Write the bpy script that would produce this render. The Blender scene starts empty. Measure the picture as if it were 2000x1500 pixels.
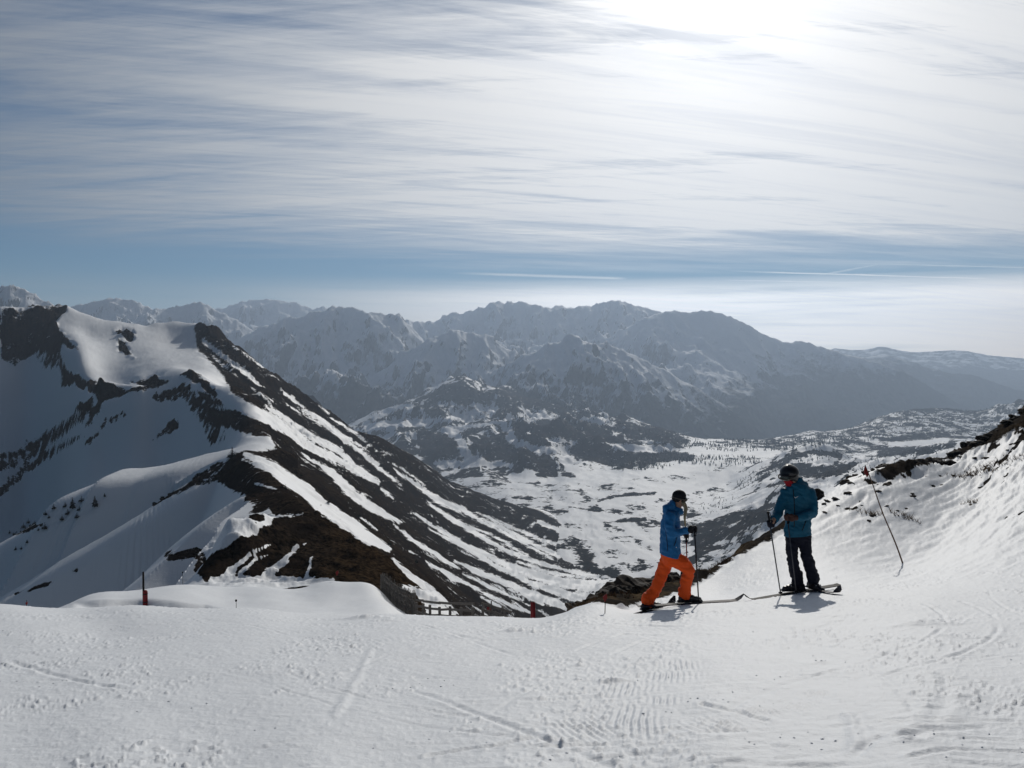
import bpy, bmesh, math, random
import numpy as np
from mathutils import Vector, Matrix

# ------------------------------------------------------------------ camera, sky, sun, exposure
SC = bpy.context.scene
COL = SC.collection
F = 1667.0                      # focal length in pixels of the 2000 px wide photograph
PITCH = math.atan(60 / F)       # looking slightly down
SUN_AZ, SUN_EL = math.radians(13.5), math.radians(24.0)

cam_d = bpy.data.cameras.new('camera')
cam = bpy.data.objects.new('camera', cam_d)
COL.objects.link(cam)
cam_d.sensor_width = 36
cam_d.lens = F / 2000 * 36
cam_d.clip_start = .05
cam_d.clip_end = 120000
cam.location = (0, 0, 0)
cam.rotation_euler = (math.pi / 2 - PITCH, 0, 0)
SC.camera = cam

SC.render.engine = 'CYCLES'
cy = SC.cycles
cy.use_denoising = True
try:
    cy.denoiser = 'OPENIMAGEDENOISE'
except Exception:
    pass
cy.max_bounces = 2
cy.diffuse_bounces = 1
cy.glossy_bounces = 2
cy.transmission_bounces = 2
cy.volume_bounces = 0
cy.use_adaptive_sampling = False
cy.sample_clamp_indirect = 4
SC.view_settings.view_transform = 'Standard'
SC.view_settings.look = 'None'
SC.view_settings.exposure = 0
SC.view_settings.gamma = 1

sun_d = bpy.data.lights.new('sun', 'SUN')
sun_d.energy = 2.5
sun_d.angle = math.radians(.6)
sun_d.color = (1.0, .95, .87)
sun = bpy.data.objects.new('sun', sun_d)
COL.objects.link(sun)
sun.rotation_euler = (math.pi / 2 - SUN_EL, 0, math.pi - SUN_AZ)


class NG:
    """tiny helper to write node trees"""
    def __init__(s, tree):
        s.t = tree
        tree.nodes.clear()

    def n(s, typ, **kw):
        nd = s.t.nodes.new(typ)
        for k, v in kw.items():
            if k.startswith('_'):
                continue
            setattr(nd, k, v)
        return nd

    def put(s, sock, v):
        if isinstance(v, bpy.types.NodeSocket):
            s.t.links.new(v, sock)
        elif v is not None:
            if hasattr(sock, 'default_value'):
                if sock.type == 'RGBA' and len(v) == 3:
                    v = (*v, 1)
                sock.default_value = v

    def m(s, op, a, b=None, c=None, clamp=False):
        nd = s.n('ShaderNodeMath', operation=op, use_clamp=clamp)
        s.put(nd.inputs[0], a)
        if b is not None: s.put(nd.inputs[1], b)
        if c is not None: s.put(nd.inputs[2], c)
        return nd.outputs[0]

    def ss(s, v, lo, hi, a=0., b=1.):
        nd = s.n('ShaderNodeMapRange', interpolation_type='SMOOTHSTEP')
        for i, x in enumerate((v, lo, hi, a, b)):
            s.put(nd.inputs[i], x)
        return nd.outputs[0]

    def noise(s, vec, scale, detail=4, rough=.55, dist=0., dim='3D'):
        nd = s.n('ShaderNodeTexNoise', noise_dimensions=dim)
        if vec is not None: s.put(nd.inputs['Vector'], vec)
        s.put(nd.inputs['Scale'], scale)
        s.put(nd.inputs['Detail'], detail)
        s.put(nd.inputs['Roughness'], rough)
        s.put(nd.inputs['Distortion'], dist)
        return nd.outputs[0]

    def mix(s, f, a, b):
        nd = s.n('ShaderNodeMix', data_type='RGBA')
        s.put(nd.inputs[0], f); s.put(nd.inputs[6], a); s.put(nd.inputs[7], b)
        return nd.outputs[2]

    def comb(s, x, y, z):
        nd = s.n('ShaderNodeCombineXYZ')
        s.put(nd.inputs[0], x); s.put(nd.inputs[1], y); s.put(nd.inputs[2], z)
        return nd.outputs[0]

    def dot(s, v, c):
        nd = s.n('ShaderNodeVectorMath', operation='DOT_PRODUCT')
        s.put(nd.inputs[0], v); s.put(nd.inputs[1], c)
        return nd.outputs['Value']


def build_world():
    w = bpy.data.worlds.new('World')
    SC.world = w
    w.use_nodes = True
    g = NG(w.node_tree)
    tc = g.n('ShaderNodeTexCoord').outputs['Generated']
    sky = g.n('ShaderNodeTexSky', sky_type='NISHITA')
    sky.sun_disc = False
    sky.sun_elevation = SUN_EL
    sky.sun_rotation = SUN_AZ
    sky.altitude = 2000
    sky.air_density = 1.0
    sky.dust_density = .1
    sky.ozone_density = 1.5
    sep = g.n('ShaderNodeSeparateXYZ'); g.put(sep.inputs[0], tc)
    x, y, z = sep.outputs
    sv = (math.sin(SUN_AZ) * math.cos(SUN_EL), math.cos(SUN_AZ) * math.cos(SUN_EL), math.sin(SUN_EL))
    cs = g.dot(tc, sv)
    el = z
    # cirrus sheet: direction projected on a plane overhead
    zz = g.m('ADD', g.m('MAXIMUM', z, 0.0), .09)
    u = g.m('DIVIDE', x, zz)
    v = g.m('DIVIDE', y, zz)
    a = math.radians(4)
    ur = g.m('ADD', g.m('MULTIPLY', u, math.cos(a)), g.m('MULTIPLY', v, math.sin(a)))
    vr = g.m('SUBTRACT', g.m('MULTIPLY', v, math.cos(a)), g.m('MULTIPLY', u, math.sin(a)))
    pv = g.comb(g.m('MULTIPLY', ur, .22), vr, 0.0)
    n_big = g.noise(pv, .55, 3, .5, .3)
    n1 = g.noise(g.comb(g.m('MULTIPLY', ur, .22), g.m('MULTIPLY', vr, 1.1), 3.1), 1.6, 9, .66, .55)

    def rot(deg):
        a2 = math.radians(deg)
        return (g.m('ADD', g.m('MULTIPLY', u, math.cos(a2)), g.m('MULTIPLY', v, math.sin(a2))), g.m('SUBTRACT', g.m('MULTIPLY', v, math.cos(a2)), g.m('MULTIPLY', u, math.sin(a2))))
    ur2, vr2 = rot(-9)
    n2 = g.noise(g.comb(g.m('MULTIPLY', ur2, .15), g.m('MULTIPLY', vr2, 1.9), 7.7), 3.4, 8, .68, .6)
    ur3, vr3 = rot(17)
    n3 = g.noise(g.comb(g.m('MULTIPLY', ur3, .20), g.m('MULTIPLY', vr3, 2.4), 2.3), 3.0, 8, .70, .9)
    nfine = g.noise(g.comb(g.m('MULTIPLY', ur, .55), g.m('MULTIPLY', vr, 3.2), 1.7), 6., 7, .72, 1.2)
    dens = g.m('ADD', g.m('MULTIPLY', n1, .70), g.m('MULTIPLY', n2, .42))
    dens = g.m('ADD', dens, g.m('MULTIPLY', n3, .34))
    dens = g.m('ADD', dens, g.m('MULTIPLY', n_big, .40))
    dens = g.m('ADD', dens, g.m('MULTIPLY', nfine, .20))
    # the blue gap low over the mountains, elevation about 5..8 degrees
    warp = g.m('MULTIPLY', g.m('SUBTRACT', n1, .5), .05)
    e1 = g.m('ADD', g.m('ADD', el, warp), g.m('MULTIPLY', x, .02))
    hi = g.ss(e1, .088, .155)
    # upper-left part of the sky is thinner
    thin = g.ss(g.m('ADD', g.m('MULTIPLY', x, 1.0), g.m('MULTIPLY', z, -.9)), -.75, .05)
    cov = g.m('MULTIPLY', g.ss(dens, .76, 1.26), g.m('ADD', g.m('MULTIPLY', thin, .32), .68))
    cov = g.m('ADD', cov, g.m('ADD', g.m('MULTIPLY', thin, .46), .03))
    cov = g.m('MULTIPLY', cov, hi)
    # low banks near the horizon, to the right
    lown = g.noise(g.comb(g.m('MULTIPLY', x, .8), g.m('MULTIPLY', z, 22.), 5.), 2.4, 5, .55, .3)
    lowm = g.m('SUBTRACT', 1.0, g.ss(g.m('ADD', el, g.m('MULTIPLY', g.m('SUBTRACT', lown, .5), .03)), .062, .092))
    lowx = g.ss(x, -.40, .10)
    lowc = g.m('MULTIPLY', g.m('MULTIPLY', lowm, g.m('ADD', g.m('MULTIPLY', lowx, .85), .12)), g.ss(lown, .12, .5))
    # a few contrails: thin great-circle lines
    trails = None
    for (p0, p1, wd, st) in CONTRAILS:
        d0 = pix_dir(*p0); d1 = pix_dir(*p1)
        nrm = d0.cross(d1).normalized()
        mid = (d0 + d1).normalized()
        half = d0.angle(mid)
        dist = g.m('ABSOLUTE', g.dot(g_addnoise(g, tc, nfine, .0025), tuple(nrm)))
        line = g.ss(dist, wd, 0.0)
        along = g.dot(tc, tuple((d1 - d0).normalized()))
        c0 = (d0.dot((d1 - d0).normalized())); c1 = d1.dot((d1 - d0).normalized())
        ext = g.m('MULTIPLY', g.ss(along, c0, c0 + .35 * (c1 - c0)), g.ss(along, c1, c1 - .12 * (c1 - c0)))
        t = g.m('MULTIPLY', g.m('MULTIPLY', line, ext), st)
        trails = t if trails is None else g.m('MAXIMUM', trails, t)
    # cloud brightness: thin ice cloud scatters forward, so it brightens towards the sun
    ang = g.m('ARCCOSINE', g.m('MINIMUM', cs, .99999))
    glow = g.m('POWER', 2.718, g.m('MULTIPLY', g.m('MULTIPLY', ang, ang), -38.0))
    glow2 = g.m('POWER', 2.718, g.m('MULTIPLY', g.m('MULTIPLY', ang, ang), -2.0))
    lum = g.m('ADD', g.m('ADD', .012, g.m('MULTIPLY', glow2, 1.02)), g.m('MULTIPLY', glow, .34))
    lum = g.m('MULTIPLY', lum, g.ss(el, .04, .11, 2.5, 1.0))
    lum = g.m('MULTIPLY', lum, 20.0 * WB)
    tint = g.mix(g.ss(el, .0, .16), (1.0, .78, .58), (.965, .985, 1.0))
    tint = g.mix(g.ss(cs, .80, .97), tint, (1.0, .995, .985))
    cl = g.n('ShaderNodeVectorMath', operation='SCALE'); g.put(cl.inputs[0], tint); g.put(cl.inputs['Scale'], lum)
    # blue-grey undersides in the sheet
    sh = g.m('MULTIPLY', g.ss(n3, .58, .34), .20)
    dk = g.n('ShaderNodeVectorMath', operation='MULTIPLY'); g.put(dk.inputs[0], cl.outputs[0]); g.put(dk.inputs[1], (.45, .52, .68))
    clm = g.mix(sh, cl.outputs[0], dk.outputs[0])
    skyc = g.n('ShaderNodeVectorMath', operation='MULTIPLY'); g.put(skyc.inputs[0], sky.outputs[0]); g.put(skyc.inputs[1], (.36, .63, .80))
    covt = g.m('MAXIMUM', g.m('MINIMUM', cov, .93), g.m('MULTIPLY', lowc, .9))
    covt = g.m('MAXIMUM', covt, trails)
    # veil of brightness round the sun itself
    covt = g.m('MAXIMUM', covt, g.m('MULTIPLY', glow, .97))
    col = g.mix(covt, skyc.outputs[0], clm)
    bg = g.n('ShaderNodeBackground'); g.put(bg.inputs[0], col); bg.inputs[1].default_value = SKY_STRENGTH
    out = g.n('ShaderNodeOutputWorld'); g.put(out.inputs[0], bg.outputs[0])
    try:
        w.cycles.sampling_method = 'MANUAL'
        w.cycles.sample_map_resolution = 1024
    except Exception:
        pass


def g_addnoise(g, tc, n, amt):
    nd = g.n('ShaderNodeVectorMath', operation='ADD')
    g.put(nd.inputs[0], tc)
    k = g.m('MULTIPLY', g.m('SUBTRACT', n, .5), amt)
    g.put(nd.inputs[1], g.comb(0.0, 0.0, k))
    return nd.outputs[0]


def pix_dir(px, py):
    cx, cyy = (px - 1000) / F, (750 - py) / F
    c, s = math.cos(PITCH), math.sin(PITCH)
    return Vector((cx, c + cyy * s, -s + cyy * c)).normalized()


SKY_STRENGTH = .05
WB = 1.0
CONTRAILS = [((860, 222), (1960, 172), .0016, .55), ((880, 300), (1420, 195), .003, .3), ((0, 312), (420, 282), .0022, .38),
             ((0, 336), (360, 310), .0018, .35), ((960, 443), (1370, 451), .0012, .6), ((1380, 528), (1990, 546), .0011, .75),
             ((1300, 545), (1900, 556), .0012, .6), ((1640, 585), (2080, 548), .0014, .55), ((1560, 512), (2060, 524), .0012, .45),
             ((1560, 545), (1760, 508), .0016, .35), ((860, 532), (1240, 545), .0026, .5),
             ((1300, 170), (2060, 90), .0022, .35), ((1000, 205), (1800, 130), .0018, .3)]
build_world()

# ------------------------------------------------------------------ numbers: projection, noise, interpolation
CP, SP = math.cos(PITCH), math.sin(PITCH)


def W(px, py, d):
    """world point seen at a pixel of the photograph, d metres ahead"""
    px = np.asarray(px, float); py = np.asarray(py, float)
    cx, cyy = (px - 1000) / F, (750 - py) / F
    k = d / (CP + cyy * SP)
    return np.stack([cx * k, np.asarray(d, float) + 0 * cx, (-SP + cyy * CP) * k], -1)


def proj(x, y, z):
    f = y * CP - z * SP
    u = y * SP + z * CP
    return 1000 + F * x / f, 750 - F * u / f


def _h(ix, iy, seed):
    n = (ix.astype(np.int64) * 374761393 + iy.astype(np.int64) * 668265263 + seed * 1442695041) & 0xffffffff
    n = ((n ^ (n >> 13)) * 1274126177) & 0xffffffff
    n = ((n ^ (n >> 16)) * 2246822519) & 0xffffffff
    return (n ^ (n >> 15)) & 0xffff


def perlin(x, y, seed=0):
    x = np.asarray(x, float); y = np.asarray(y, float)
    xi = np.floor(x); yi = np.floor(y)
    xf = x - xi; yf = y - yi
    u = xf * xf * xf * (xf * (xf * 6 - 15) + 10)
    v = yf * yf * yf * (yf * (yf * 6 - 15) + 10)
    tab = np.linspace(0, 2 * np.pi, 65536, endpoint=False)
    ct, st = PT
    def gr(dx, dy):
        h = _h(xi + dx, yi + dy, seed)
        return ct[h] * (xf - dx) + st[h] * (yf - dy)
    a, b, c, d = gr(0, 0), gr(1, 0), gr(0, 1), gr(1, 1)
    return ((a + u * (b - a)) * (1 - v) + (c + u * (d - c)) * v) * 1.45


_t = np.linspace(0, 2 * np.pi, 65536, endpoint=False)
PT = (np.cos(_t), np.sin(_t))


def fbm(x, y, oct=5, seed=0, lac=2.03, gain=.5):
    s = 0; a = 1.; t = 0
    for i in range(oct):
        s = s + a * perlin(x + 17.3 * i, y - 9.1 * i, seed + i)
        t += a; a *= gain
        c, sn = .8, .6
        x, y = (x * c - y * sn) * lac, (x * sn + y * c) * lac
    return s / t


def ridged(x, y, oct=6, seed=0, lac=2.05, gain=.52):
    s = 0; a = 1.; t = 0; w = 1.
    for i in range(oct):
        n = 1 - np.abs(perlin(x + 11.7 * i, y + 5.3 * i, seed + i)) * 1.35
        n = np.clip(n, 0, 1) ** 2
        s = s + a * n * w
        w = np.clip(n * 1.8, 0, 1) * .7 + .3
        t += a; a *= gain
        x, y = (x * .8 - y * .6) * lac, (x * .6 + y * .8) * lac
    return s / t


def sstep(v, lo, hi):
    t = np.clip((v - lo) / (hi - lo), 0, 1)
    return t * t * (3 - 2 * t)


class Field:
    """smooth surface through points seen in the photograph: (u = x/y, ln y) -> z/y"""
    K = 4.0
    def __init__(s, pts, eps=.15, smooth=0.):
        P = np.array([W(a, b, c) for a, b, c in pts])
        u = P[:, 0] / P[:, 1] * F / 100; v = np.log(P[:, 1]) * s.K
        keep = []
        seen = set()
        for i in range(len(P)):
            k = (round(u[i], 2), round(v[i], 2))
            if k not in seen:
                seen.add(k); keep.append(i)
        P = P[keep]; s.u = u[keep]; s.v = v[keep]; s.eps = eps
        t = P[:, 2] / P[:, 1]
        n = len(t)
        A = np.zeros((n + 3, n + 3))
        A[:n, :n] = -s.k(s.u[:, None] - s.u[None], s.v[:, None] - s.v[None]) + np.eye(n) * smooth
        A[:n, n] = 1; A[:n, n + 1] = s.u; A[:n, n + 2] = s.v
        A[n:, :n] = A[:n, n:].T
        s.w = np.linalg.solve(A, np.concatenate([t, np.zeros(3)]))

    def k(s, du, dv):
        return np.sqrt(du * du + dv * dv + s.eps ** 2)

    def __call__(s, x, y):
        x = np.asarray(x, float); y = np.asarray(y, float)
        sh = x.shape
        U = (x / y * F / 100).ravel().astype(np.float32); V = (np.log(y) * s.K).ravel().astype(np.float32)
        r = np.zeros(U.shape, np.float32)
        n = len(s.u)
        e2 = np.float32(s.eps ** 2)
        for i in range(n):
            r -= np.float32(s.w[i]) * np.sqrt((U - np.float32(s.u[i])) ** 2 + (V - np.float32(s.v[i])) ** 2 + e2)
        r = r + s.w[n] + s.w[n + 1] * U + s.w[n + 2] * V
        return (r * y.ravel()).reshape(sh)


def cubic_up(A, n, pos):
    """Catmull-Rom along axis 0 at fractional positions"""
    i = np.clip(np.floor(pos).astype(int), 0, n - 2); t = (pos - i)[:, None]
    a, b, c, d = A[np.clip(i - 1, 0, n - 1)], A[i], A[i + 1], A[np.clip(i + 2, 0, n - 1)]
    return b + .5 * t * (c - a + t * (2 * a - 5 * b + 4 * c - d + t * (3 * (b - c) + d - a)))


def eval_grid(fn, pxv, lv, step=3):
    """evaluate a Field on a coarse polar grid and refine it smoothly"""
    nc, nr = len(pxv), len(lv)
    ci = np.unique(np.append(np.arange(0, nc, step), nc - 1)); ri = np.unique(np.append(np.arange(0, nr, step), nr - 1))
    y, u = np.meshgrid(np.exp(lv[ri]), (pxv[ci] - 1000) / F, indexing='ij')
    T = fn(y * u, y) / y
    pr = np.interp(np.arange(nr), ri, np.arange(len(ri))); pc = np.interp(np.arange(nc), ci, np.arange(len(ci)))
    T = cubic_up(T, len(ri), pr)
    T = cubic_up(T.T, len(ci), pc).T
    return T * np.exp(lv)[:, None]


def dense(pl, n=4):
    """points along a polyline of (px,py,d), n per segment"""
    out = []
    for a, b in zip(pl[:-1], pl[1:]):
        for i in range(n):
            t = i / n
            out.append((a[0] + (b[0] - a[0]) * t, a[1] + (b[1] - a[1]) * t, math.exp(math.log(a[2]) * (1 - t) + math.log(b[2]) * t)))
    out.append(tuple(pl[-1]))
    return out


def seg_dist(X, Y, pl):
    """distance to polyline, and the interpolated third value (width)"""
    best = np.full(X.shape, 1e9); wv = np.zeros(X.shape)
    for a, b in zip(pl[:-1], pl[1:]):
        dx, dy = b[0] - a[0], b[1] - a[1]
        t = np.clip(((X - a[0]) * dx + (Y - a[1]) * dy) / (dx * dx + dy * dy + 1e-9), 0, 1)
        d = np.hypot(X - a[0] - t * dx, Y - a[1] - t * dy)
        m = d < best
        best = np.where(m, d, best)
        if len(a) > 2:
            wv = np.where(m, a[2] + (b[2] - a[2]) * t, wv)
    return best, wv


def poly_sd(X, Y, poly):
    """signed distance, positive inside"""
    pl = list(poly) + [poly[0]]
    d, _ = seg_dist(X, Y, [(p[0], p[1]) for p in pl])
    ins = np.zeros(X.shape, bool)
    for a, b in zip(pl[:-1], pl[1:]):
        if a[1] == b[1]:
            continue
        c = ((a[1] > Y) != (b[1] > Y)) & (X < (b[0] - a[0]) * (Y - a[1]) / (b[1] - a[1]) + a[0])
        ins ^= c
    return np.where(ins, d, -d)


def local(fn, X, Y, pl, pad, default):
    """evaluate fn only near the polyline"""
    xs = [p[0] for p in pl]; ys = [p[1] for p in pl]
    m = (X > min(xs) - pad) & (X < max(xs) + pad) & (Y > min(ys) - pad) & (Y < max(ys) + pad)
    out = np.full(X.shape, default, float)
    if m.any():
        out[m] = fn(X[m], Y[m], pl)
    return out


def grid_mesh(name, X, Y, Z, attrs=None, mat=None, kind='structure'):
    nr, nc = X.shape
    me = bpy.data.meshes.new(name)
    me.vertices.add(nr * nc)
    co = np.stack([X, Y, Z], -1).astype(np.float32).ravel()
    me.vertices.foreach_set('co', co)
    idx = np.arange(nr * nc, dtype=np.int32).reshape(nr, nc)
    q = np.stack([idx[:-1, :-1], idx[:-1, 1:], idx[1:, 1:], idx[1:, :-1]], -1).reshape(-1, 4)
    n = len(q)
    me.loops.add(n * 4)
    me.loops.foreach_set('vertex_index', q.ravel())
    me.polygons.add(n)
    me.polygons.foreach_set('loop_start', np.arange(0, n * 4, 4, dtype=np.int32))
    me.polygons.foreach_set('use_smooth', np.ones(n, bool))
    me.update(calc_edges=True)
    for k, v in (attrs or {}).items():
        at = me.attributes.new(k, 'FLOAT', 'POINT')
        at.data.foreach_set('value', np.asarray(v, np.float32).ravel())
    ob = bpy.data.objects.new(name, me)
    COL.objects.link(ob)
    if mat: me.materials.append(mat)
    if kind: ob['kind'] = kind
    return ob


def terrain_mat(name, scale, snow=(.80, .83, .87), rock_a=(.045, .036, .028), rock_b=(.11, .088, .062), rock_c=(.07, .066, .062),
                edge=.35, sharp=.08, bump=.3, bumpd=1.0, detail=6, snow_rough=.45, dirt=0., spec=.35, snowbump=.5, grass_a=(.05, .036, .021), grass_b=(.15, .11, .068), gully=None):
    m = bpy.data.materials.new(name)
    m.use_nodes = True
    g = NG(m.node_tree)
    pos = g.n('ShaderNodeNewGeometry').outputs['Position']
    at = g.n('ShaderNodeAttribute', attribute_name='snow').outputs['Fac']
    n1 = g.noise(pos, scale, detail, .62, .2)
    n2 = g.noise(pos, scale * .17, 4, .5)
    n3 = g.noise(pos, scale * 3.1, 4, .6)
    f = g.m('ADD', at, g.m('MULTIPLY', g.m('SUBTRACT', g.m('ADD', g.m('MULTIPLY', n1, .65), g.m('MULTIPLY', n3, .35)), .5), edge * 6))
    if gully:
        # snow lying in narrow runnels down the fall line
        sx = g.n('ShaderNodeSeparateXYZ'); g.put(sx.inputs[0], pos)
        fx_, fy_ = gully
        ga = g.m('ADD', g.m('MULTIPLY', sx.outputs[0], fx_), g.m('MULTIPLY', sx.outputs[1], fy_))
        gc = g.m('SUBTRACT', g.m('MULTIPLY', sx.outputs[1], fx_), g.m('MULTIPLY', sx.outputs[0], fy_))
        gn = g.noise(g.comb(g.m('MULTIPLY', ga, .022), g.m('MULTIPLY', gc, .16), 0.0), 1.0, 7, .66, .5)
        ge = g.n('ShaderNodeAttribute', attribute_name='gully').outputs['Fac']
        f = g.m('ADD', f, g.m('MULTIPLY', g.m('MULTIPLY', g.m('SUBTRACT', gn, .5), 4.6), ge))
    mask = g.ss(f, -sharp, sharp)
    rk = g.mix(g.ss(g.m('ADD', g.m('MULTIPLY', n1, .5), g.m('MULTIPLY', n3, .5)), .40, .60), rock_a, rock_b)
    rk = g.mix(g.ss(n2, .42, .62), rk, rock_c)
    at2 = g.n('ShaderNodeAttribute', attribute_name='grass').outputs['Fac']
    rk = g.mix(at2, rk, g.mix(g.ss(n3, .3, .7), grass_a, grass_b))
    sn = snow
    if dirt:
        sn = g.mix(g.m('MULTIPLY', g.ss(n2, .4, .7), dirt), snow, (.62, .60, .56))
    col = g.mix(mask, rk, sn)
    b = g.n('ShaderNodeBsdfPrincipled')
    g.put(b.inputs['Base Color'], col)
    g.put(b.inputs['Roughness'], g.ss(mask, 0., 1., .9, snow_rough))
    g.put(b.inputs['Specular IOR Level'], g.m('MULTIPLY', mask, spec))
    bp = g.n('ShaderNodeBump'); bp.inputs['Distance'].default_value = bumpd
    g.put(bp.inputs['Strength'], g.ss(mask, 0., 1., bump, bump * snowbump))
    h = g.m('ADD', g.m('MULTIPLY', n1, .7), g.m('MULTIPLY', n3, .3))
    h = g.m('ADD', h, g.m('MULTIPLY', mask, .25))
    g.put(bp.inputs['Height'], h)
    g.put(b.inputs['Normal'], bp.outputs[0])
    o = g.n('ShaderNodeOutputMaterial'); g.put(o.inputs[0], b.outputs[0])
    return m


def simple_mat(name, col, rough=.6, spec=.3, metal=0., nscale=0., namt=0., bump=0., bumpscale=60., sheen=0., trans=None, emit=None):
    m = bpy.data.materials.new(name)
    m.use_nodes = True
    g = NG(m.node_tree)
    b = g.n('ShaderNodeBsdfPrincipled')
    tc = g.n('ShaderNodeTexCoord').outputs['Object']
    c = (*col, 1)
    if nscale:
        n = g.noise(tc, nscale, 5, .6)
        dk = tuple(v * (1 - namt) for v in col); lt = tuple(min(1, v * (1 + namt)) for v in col)
        c = g.mix(n, dk, lt)
    g.put(b.inputs['Base Color'], c)
    b.inputs['Roughness'].default_value = rough
    b.inputs['Specular IOR Level'].default_value = spec
    b.inputs['Metallic'].default_value = metal
    if sheen:
        b.inputs['Sheen Weight'].default_value = sheen
    if bump:
        bp = g.n('ShaderNodeBump'); bp.inputs['Distance'].default_value = .01
        bp.inputs['Strength'].default_value = bump
        g.put(bp.inputs['Height'], g.noise(tc, bumpscale, 4, .6))
        g.put(b.inputs['Normal'], bp.outputs[0])
    o = g.n('ShaderNodeOutputMaterial'); g.put(o.inputs[0], b.outputs[0])
    return m

# ------------------------------------------------------------------ the near snow slope (piste, hillside on the right, mound on the left)
def plane_z(x, y):
    return -1.85 - .231 * (y - 3.8) + .087 * (np.sqrt((np.maximum(x, 0)) ** 2 + .25) - .5)


near_pts = []
for d in (2.0, 2.9, 3.9, 5.2, 6.8, 8.6, 10.4):
    for px in (-500, -200, 200, 600, 1000, 1400, 1800, 2300):
        x = (px - 1000) / F * d
        z = float(plane_z(x, d))
        qx, qy = proj(x, d, z)
        near_pts.append((float(qx), float(qy), d))
crest = [(-500, 1174, 13), (-200, 1177, 13), (0, 1181, 13), (250, 1185, 13), (500, 1191, 13), (750, 1199, 13), (1000, 1206, 13), (1080, 1205, 13.2)]
near_pts += crest
near_pts += [(px, py + 22, 20) for px, py, d in crest[:-1]] + [(px, py + 22, 30) for px, py, d in crest[:-2]]
near_pts += [(1080, 1232, 19), (1050, 1270, 30), (1050, 1300, 60)]
mound = [(150, 1174, 52), (180, 1162, 53), (240, 1155, 54), (300, 1149, 56), (350, 1144, 58), (420, 1146, 59), (500, 1146, 60), (541, 1150, 60), (575, 1151, 60),
         (609, 1143, 60), (636, 1136, 60), (687, 1138, 60), (725, 1142, 58)]
near_pts += mound
near_pts += [(px, py + 60, d * 1.28) for px, py, d in mound[::2]] + [(px, py + 130, 120) for px, py, d in mound[::3]]
near_pts += [(-500, 1210, 46), (-200, 1204, 46), (0, 1200, 45), (90, 1196, 45), (0, 1240, 70), (-300, 1250, 70), (0, 1300, 120), (-400, 1300, 120)]
near_pts += [(250, 1180, 43), (400, 1184, 43), (550, 1189, 43), (700, 1192, 42), (600, 1170, 50), (450, 1168, 50), (700, 1165, 50),
             (760, 1190, 44), (790, 1208, 42), (850, 1216, 42), (950, 1226, 44), (800, 1225, 60), (900, 1260, 75), (900, 1300, 120)]
sky_r = [(1112, 1202, 14), (1180, 1186, 15.2), (1250, 1166, 16.8), (1330, 1146, 18.5), (1400, 1118, 20.5), (1450, 1086, 22.5), (1500, 1056, 24.5), (1550, 1020, 26.5),
         (1600, 982, 28.5), (1650, 950, 31), (1700, 930, 33), (1780, 912, 36), (1850, 903, 38), (1900, 877, 41), (1950, 846, 43), (2000, 818, 45), (2100, 772, 49), (2300, 700, 55)]
near_pts += dense(sky_r, 2)
near_pts += [(px, py + 70, d * 1.2) for px, py, d in sky_r[::1]] + [(px, py + 200, d * 1.7) for px, py, d in sky_r[::2]] + [(px, py + 330, 150) for px, py, d in sky_r[::4]]
near_pts += [(1310, 1190, 11.8), (1570, 1156, 12.5), (1762, 1101, 17.5), (1900, 1045, 20.5), (2000, 1000, 22), (2000, 905, 31), (1850, 965, 29), (1650, 1040, 21),
             (1500, 1100, 18), (1400, 1150, 16), (1820, 1030, 23), (1240, 1188, 13.5), (1900, 925, 33), (2150, 900, 30), (2300, 950, 23), (2300, 1100, 14)]
NEAR = Field(near_pts, eps=.5)


def near_base(x, y):
    return NEAR(x, y)


def ground_hit(px, py, dmin=2.2, dmax=60):
    """first point where the ray through a pixel meets the near ground"""
    d = np.exp(np.linspace(math.log(dmin), math.log(dmax), 900))
    P = W(px, py, 1.0)
    z = near_base(P[0] * d, d)
    r = P[2] * d
    k = np.nonzero(r <= z)[0]
    if len(k) == 0:
        k = [len(d) - 1]
    return np.array([P[0] * d[k[0]], d[k[0]], z[k[0]]])


NC, NR = 980, 470
pxs = np.linspace(-240, 2240, NC)
# rows are finer where the ground is seen face on
lr = np.concatenate([np.linspace(math.log(1.9), math.log(13.5), 270, endpoint=False), np.linspace(math.log(13.5), math.log(62), 170, endpoint=False),
                     np.linspace(math.log(62), math.log(150), 30)])
ds = np.exp(lr)
YY, UU = np.meshgrid(ds, (pxs - 1000) / F, indexing='ij')
XX = YY * UU
ZZ = eval_grid(NEAR, pxs, lr, 3)
PX, PY = proj(XX, YY, ZZ)

rough_m0 = sstep(fbm(XX / 1.1, YY / 1.9, 4, 41, gain=.6), -.10, .25)
# gentle undulation and wind-worked relief
amp = sstep(YY, 2, 8)
ZZ = ZZ + .035 * fbm(XX / 3.1, YY / 4.3, 4, 11) * (1 - .6 * sstep(YY, 14, 40)) + .010 * fbm(XX / .55, YY / .8, 4, 21)
ZZ = ZZ + .0085 * (.25 + .75 * rough_m0) * fbm(XX / .10, YY / .10, 5, 31, gain=.62) * (1 - sstep(YY, 12, 25))
# broken crust: patches with small clods
rough_m = sstep(fbm(XX / 1.1, YY / 1.9, 4, 41, gain=.6), -.02, .22)
cl = np.clip(fbm(XX / .055, YY / .07, 3, 43) - .12, 0, 1)
ZZ = ZZ + .036 * cl * (.30 + rough_m) * (1 - sstep(YY, 14, 24))
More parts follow.
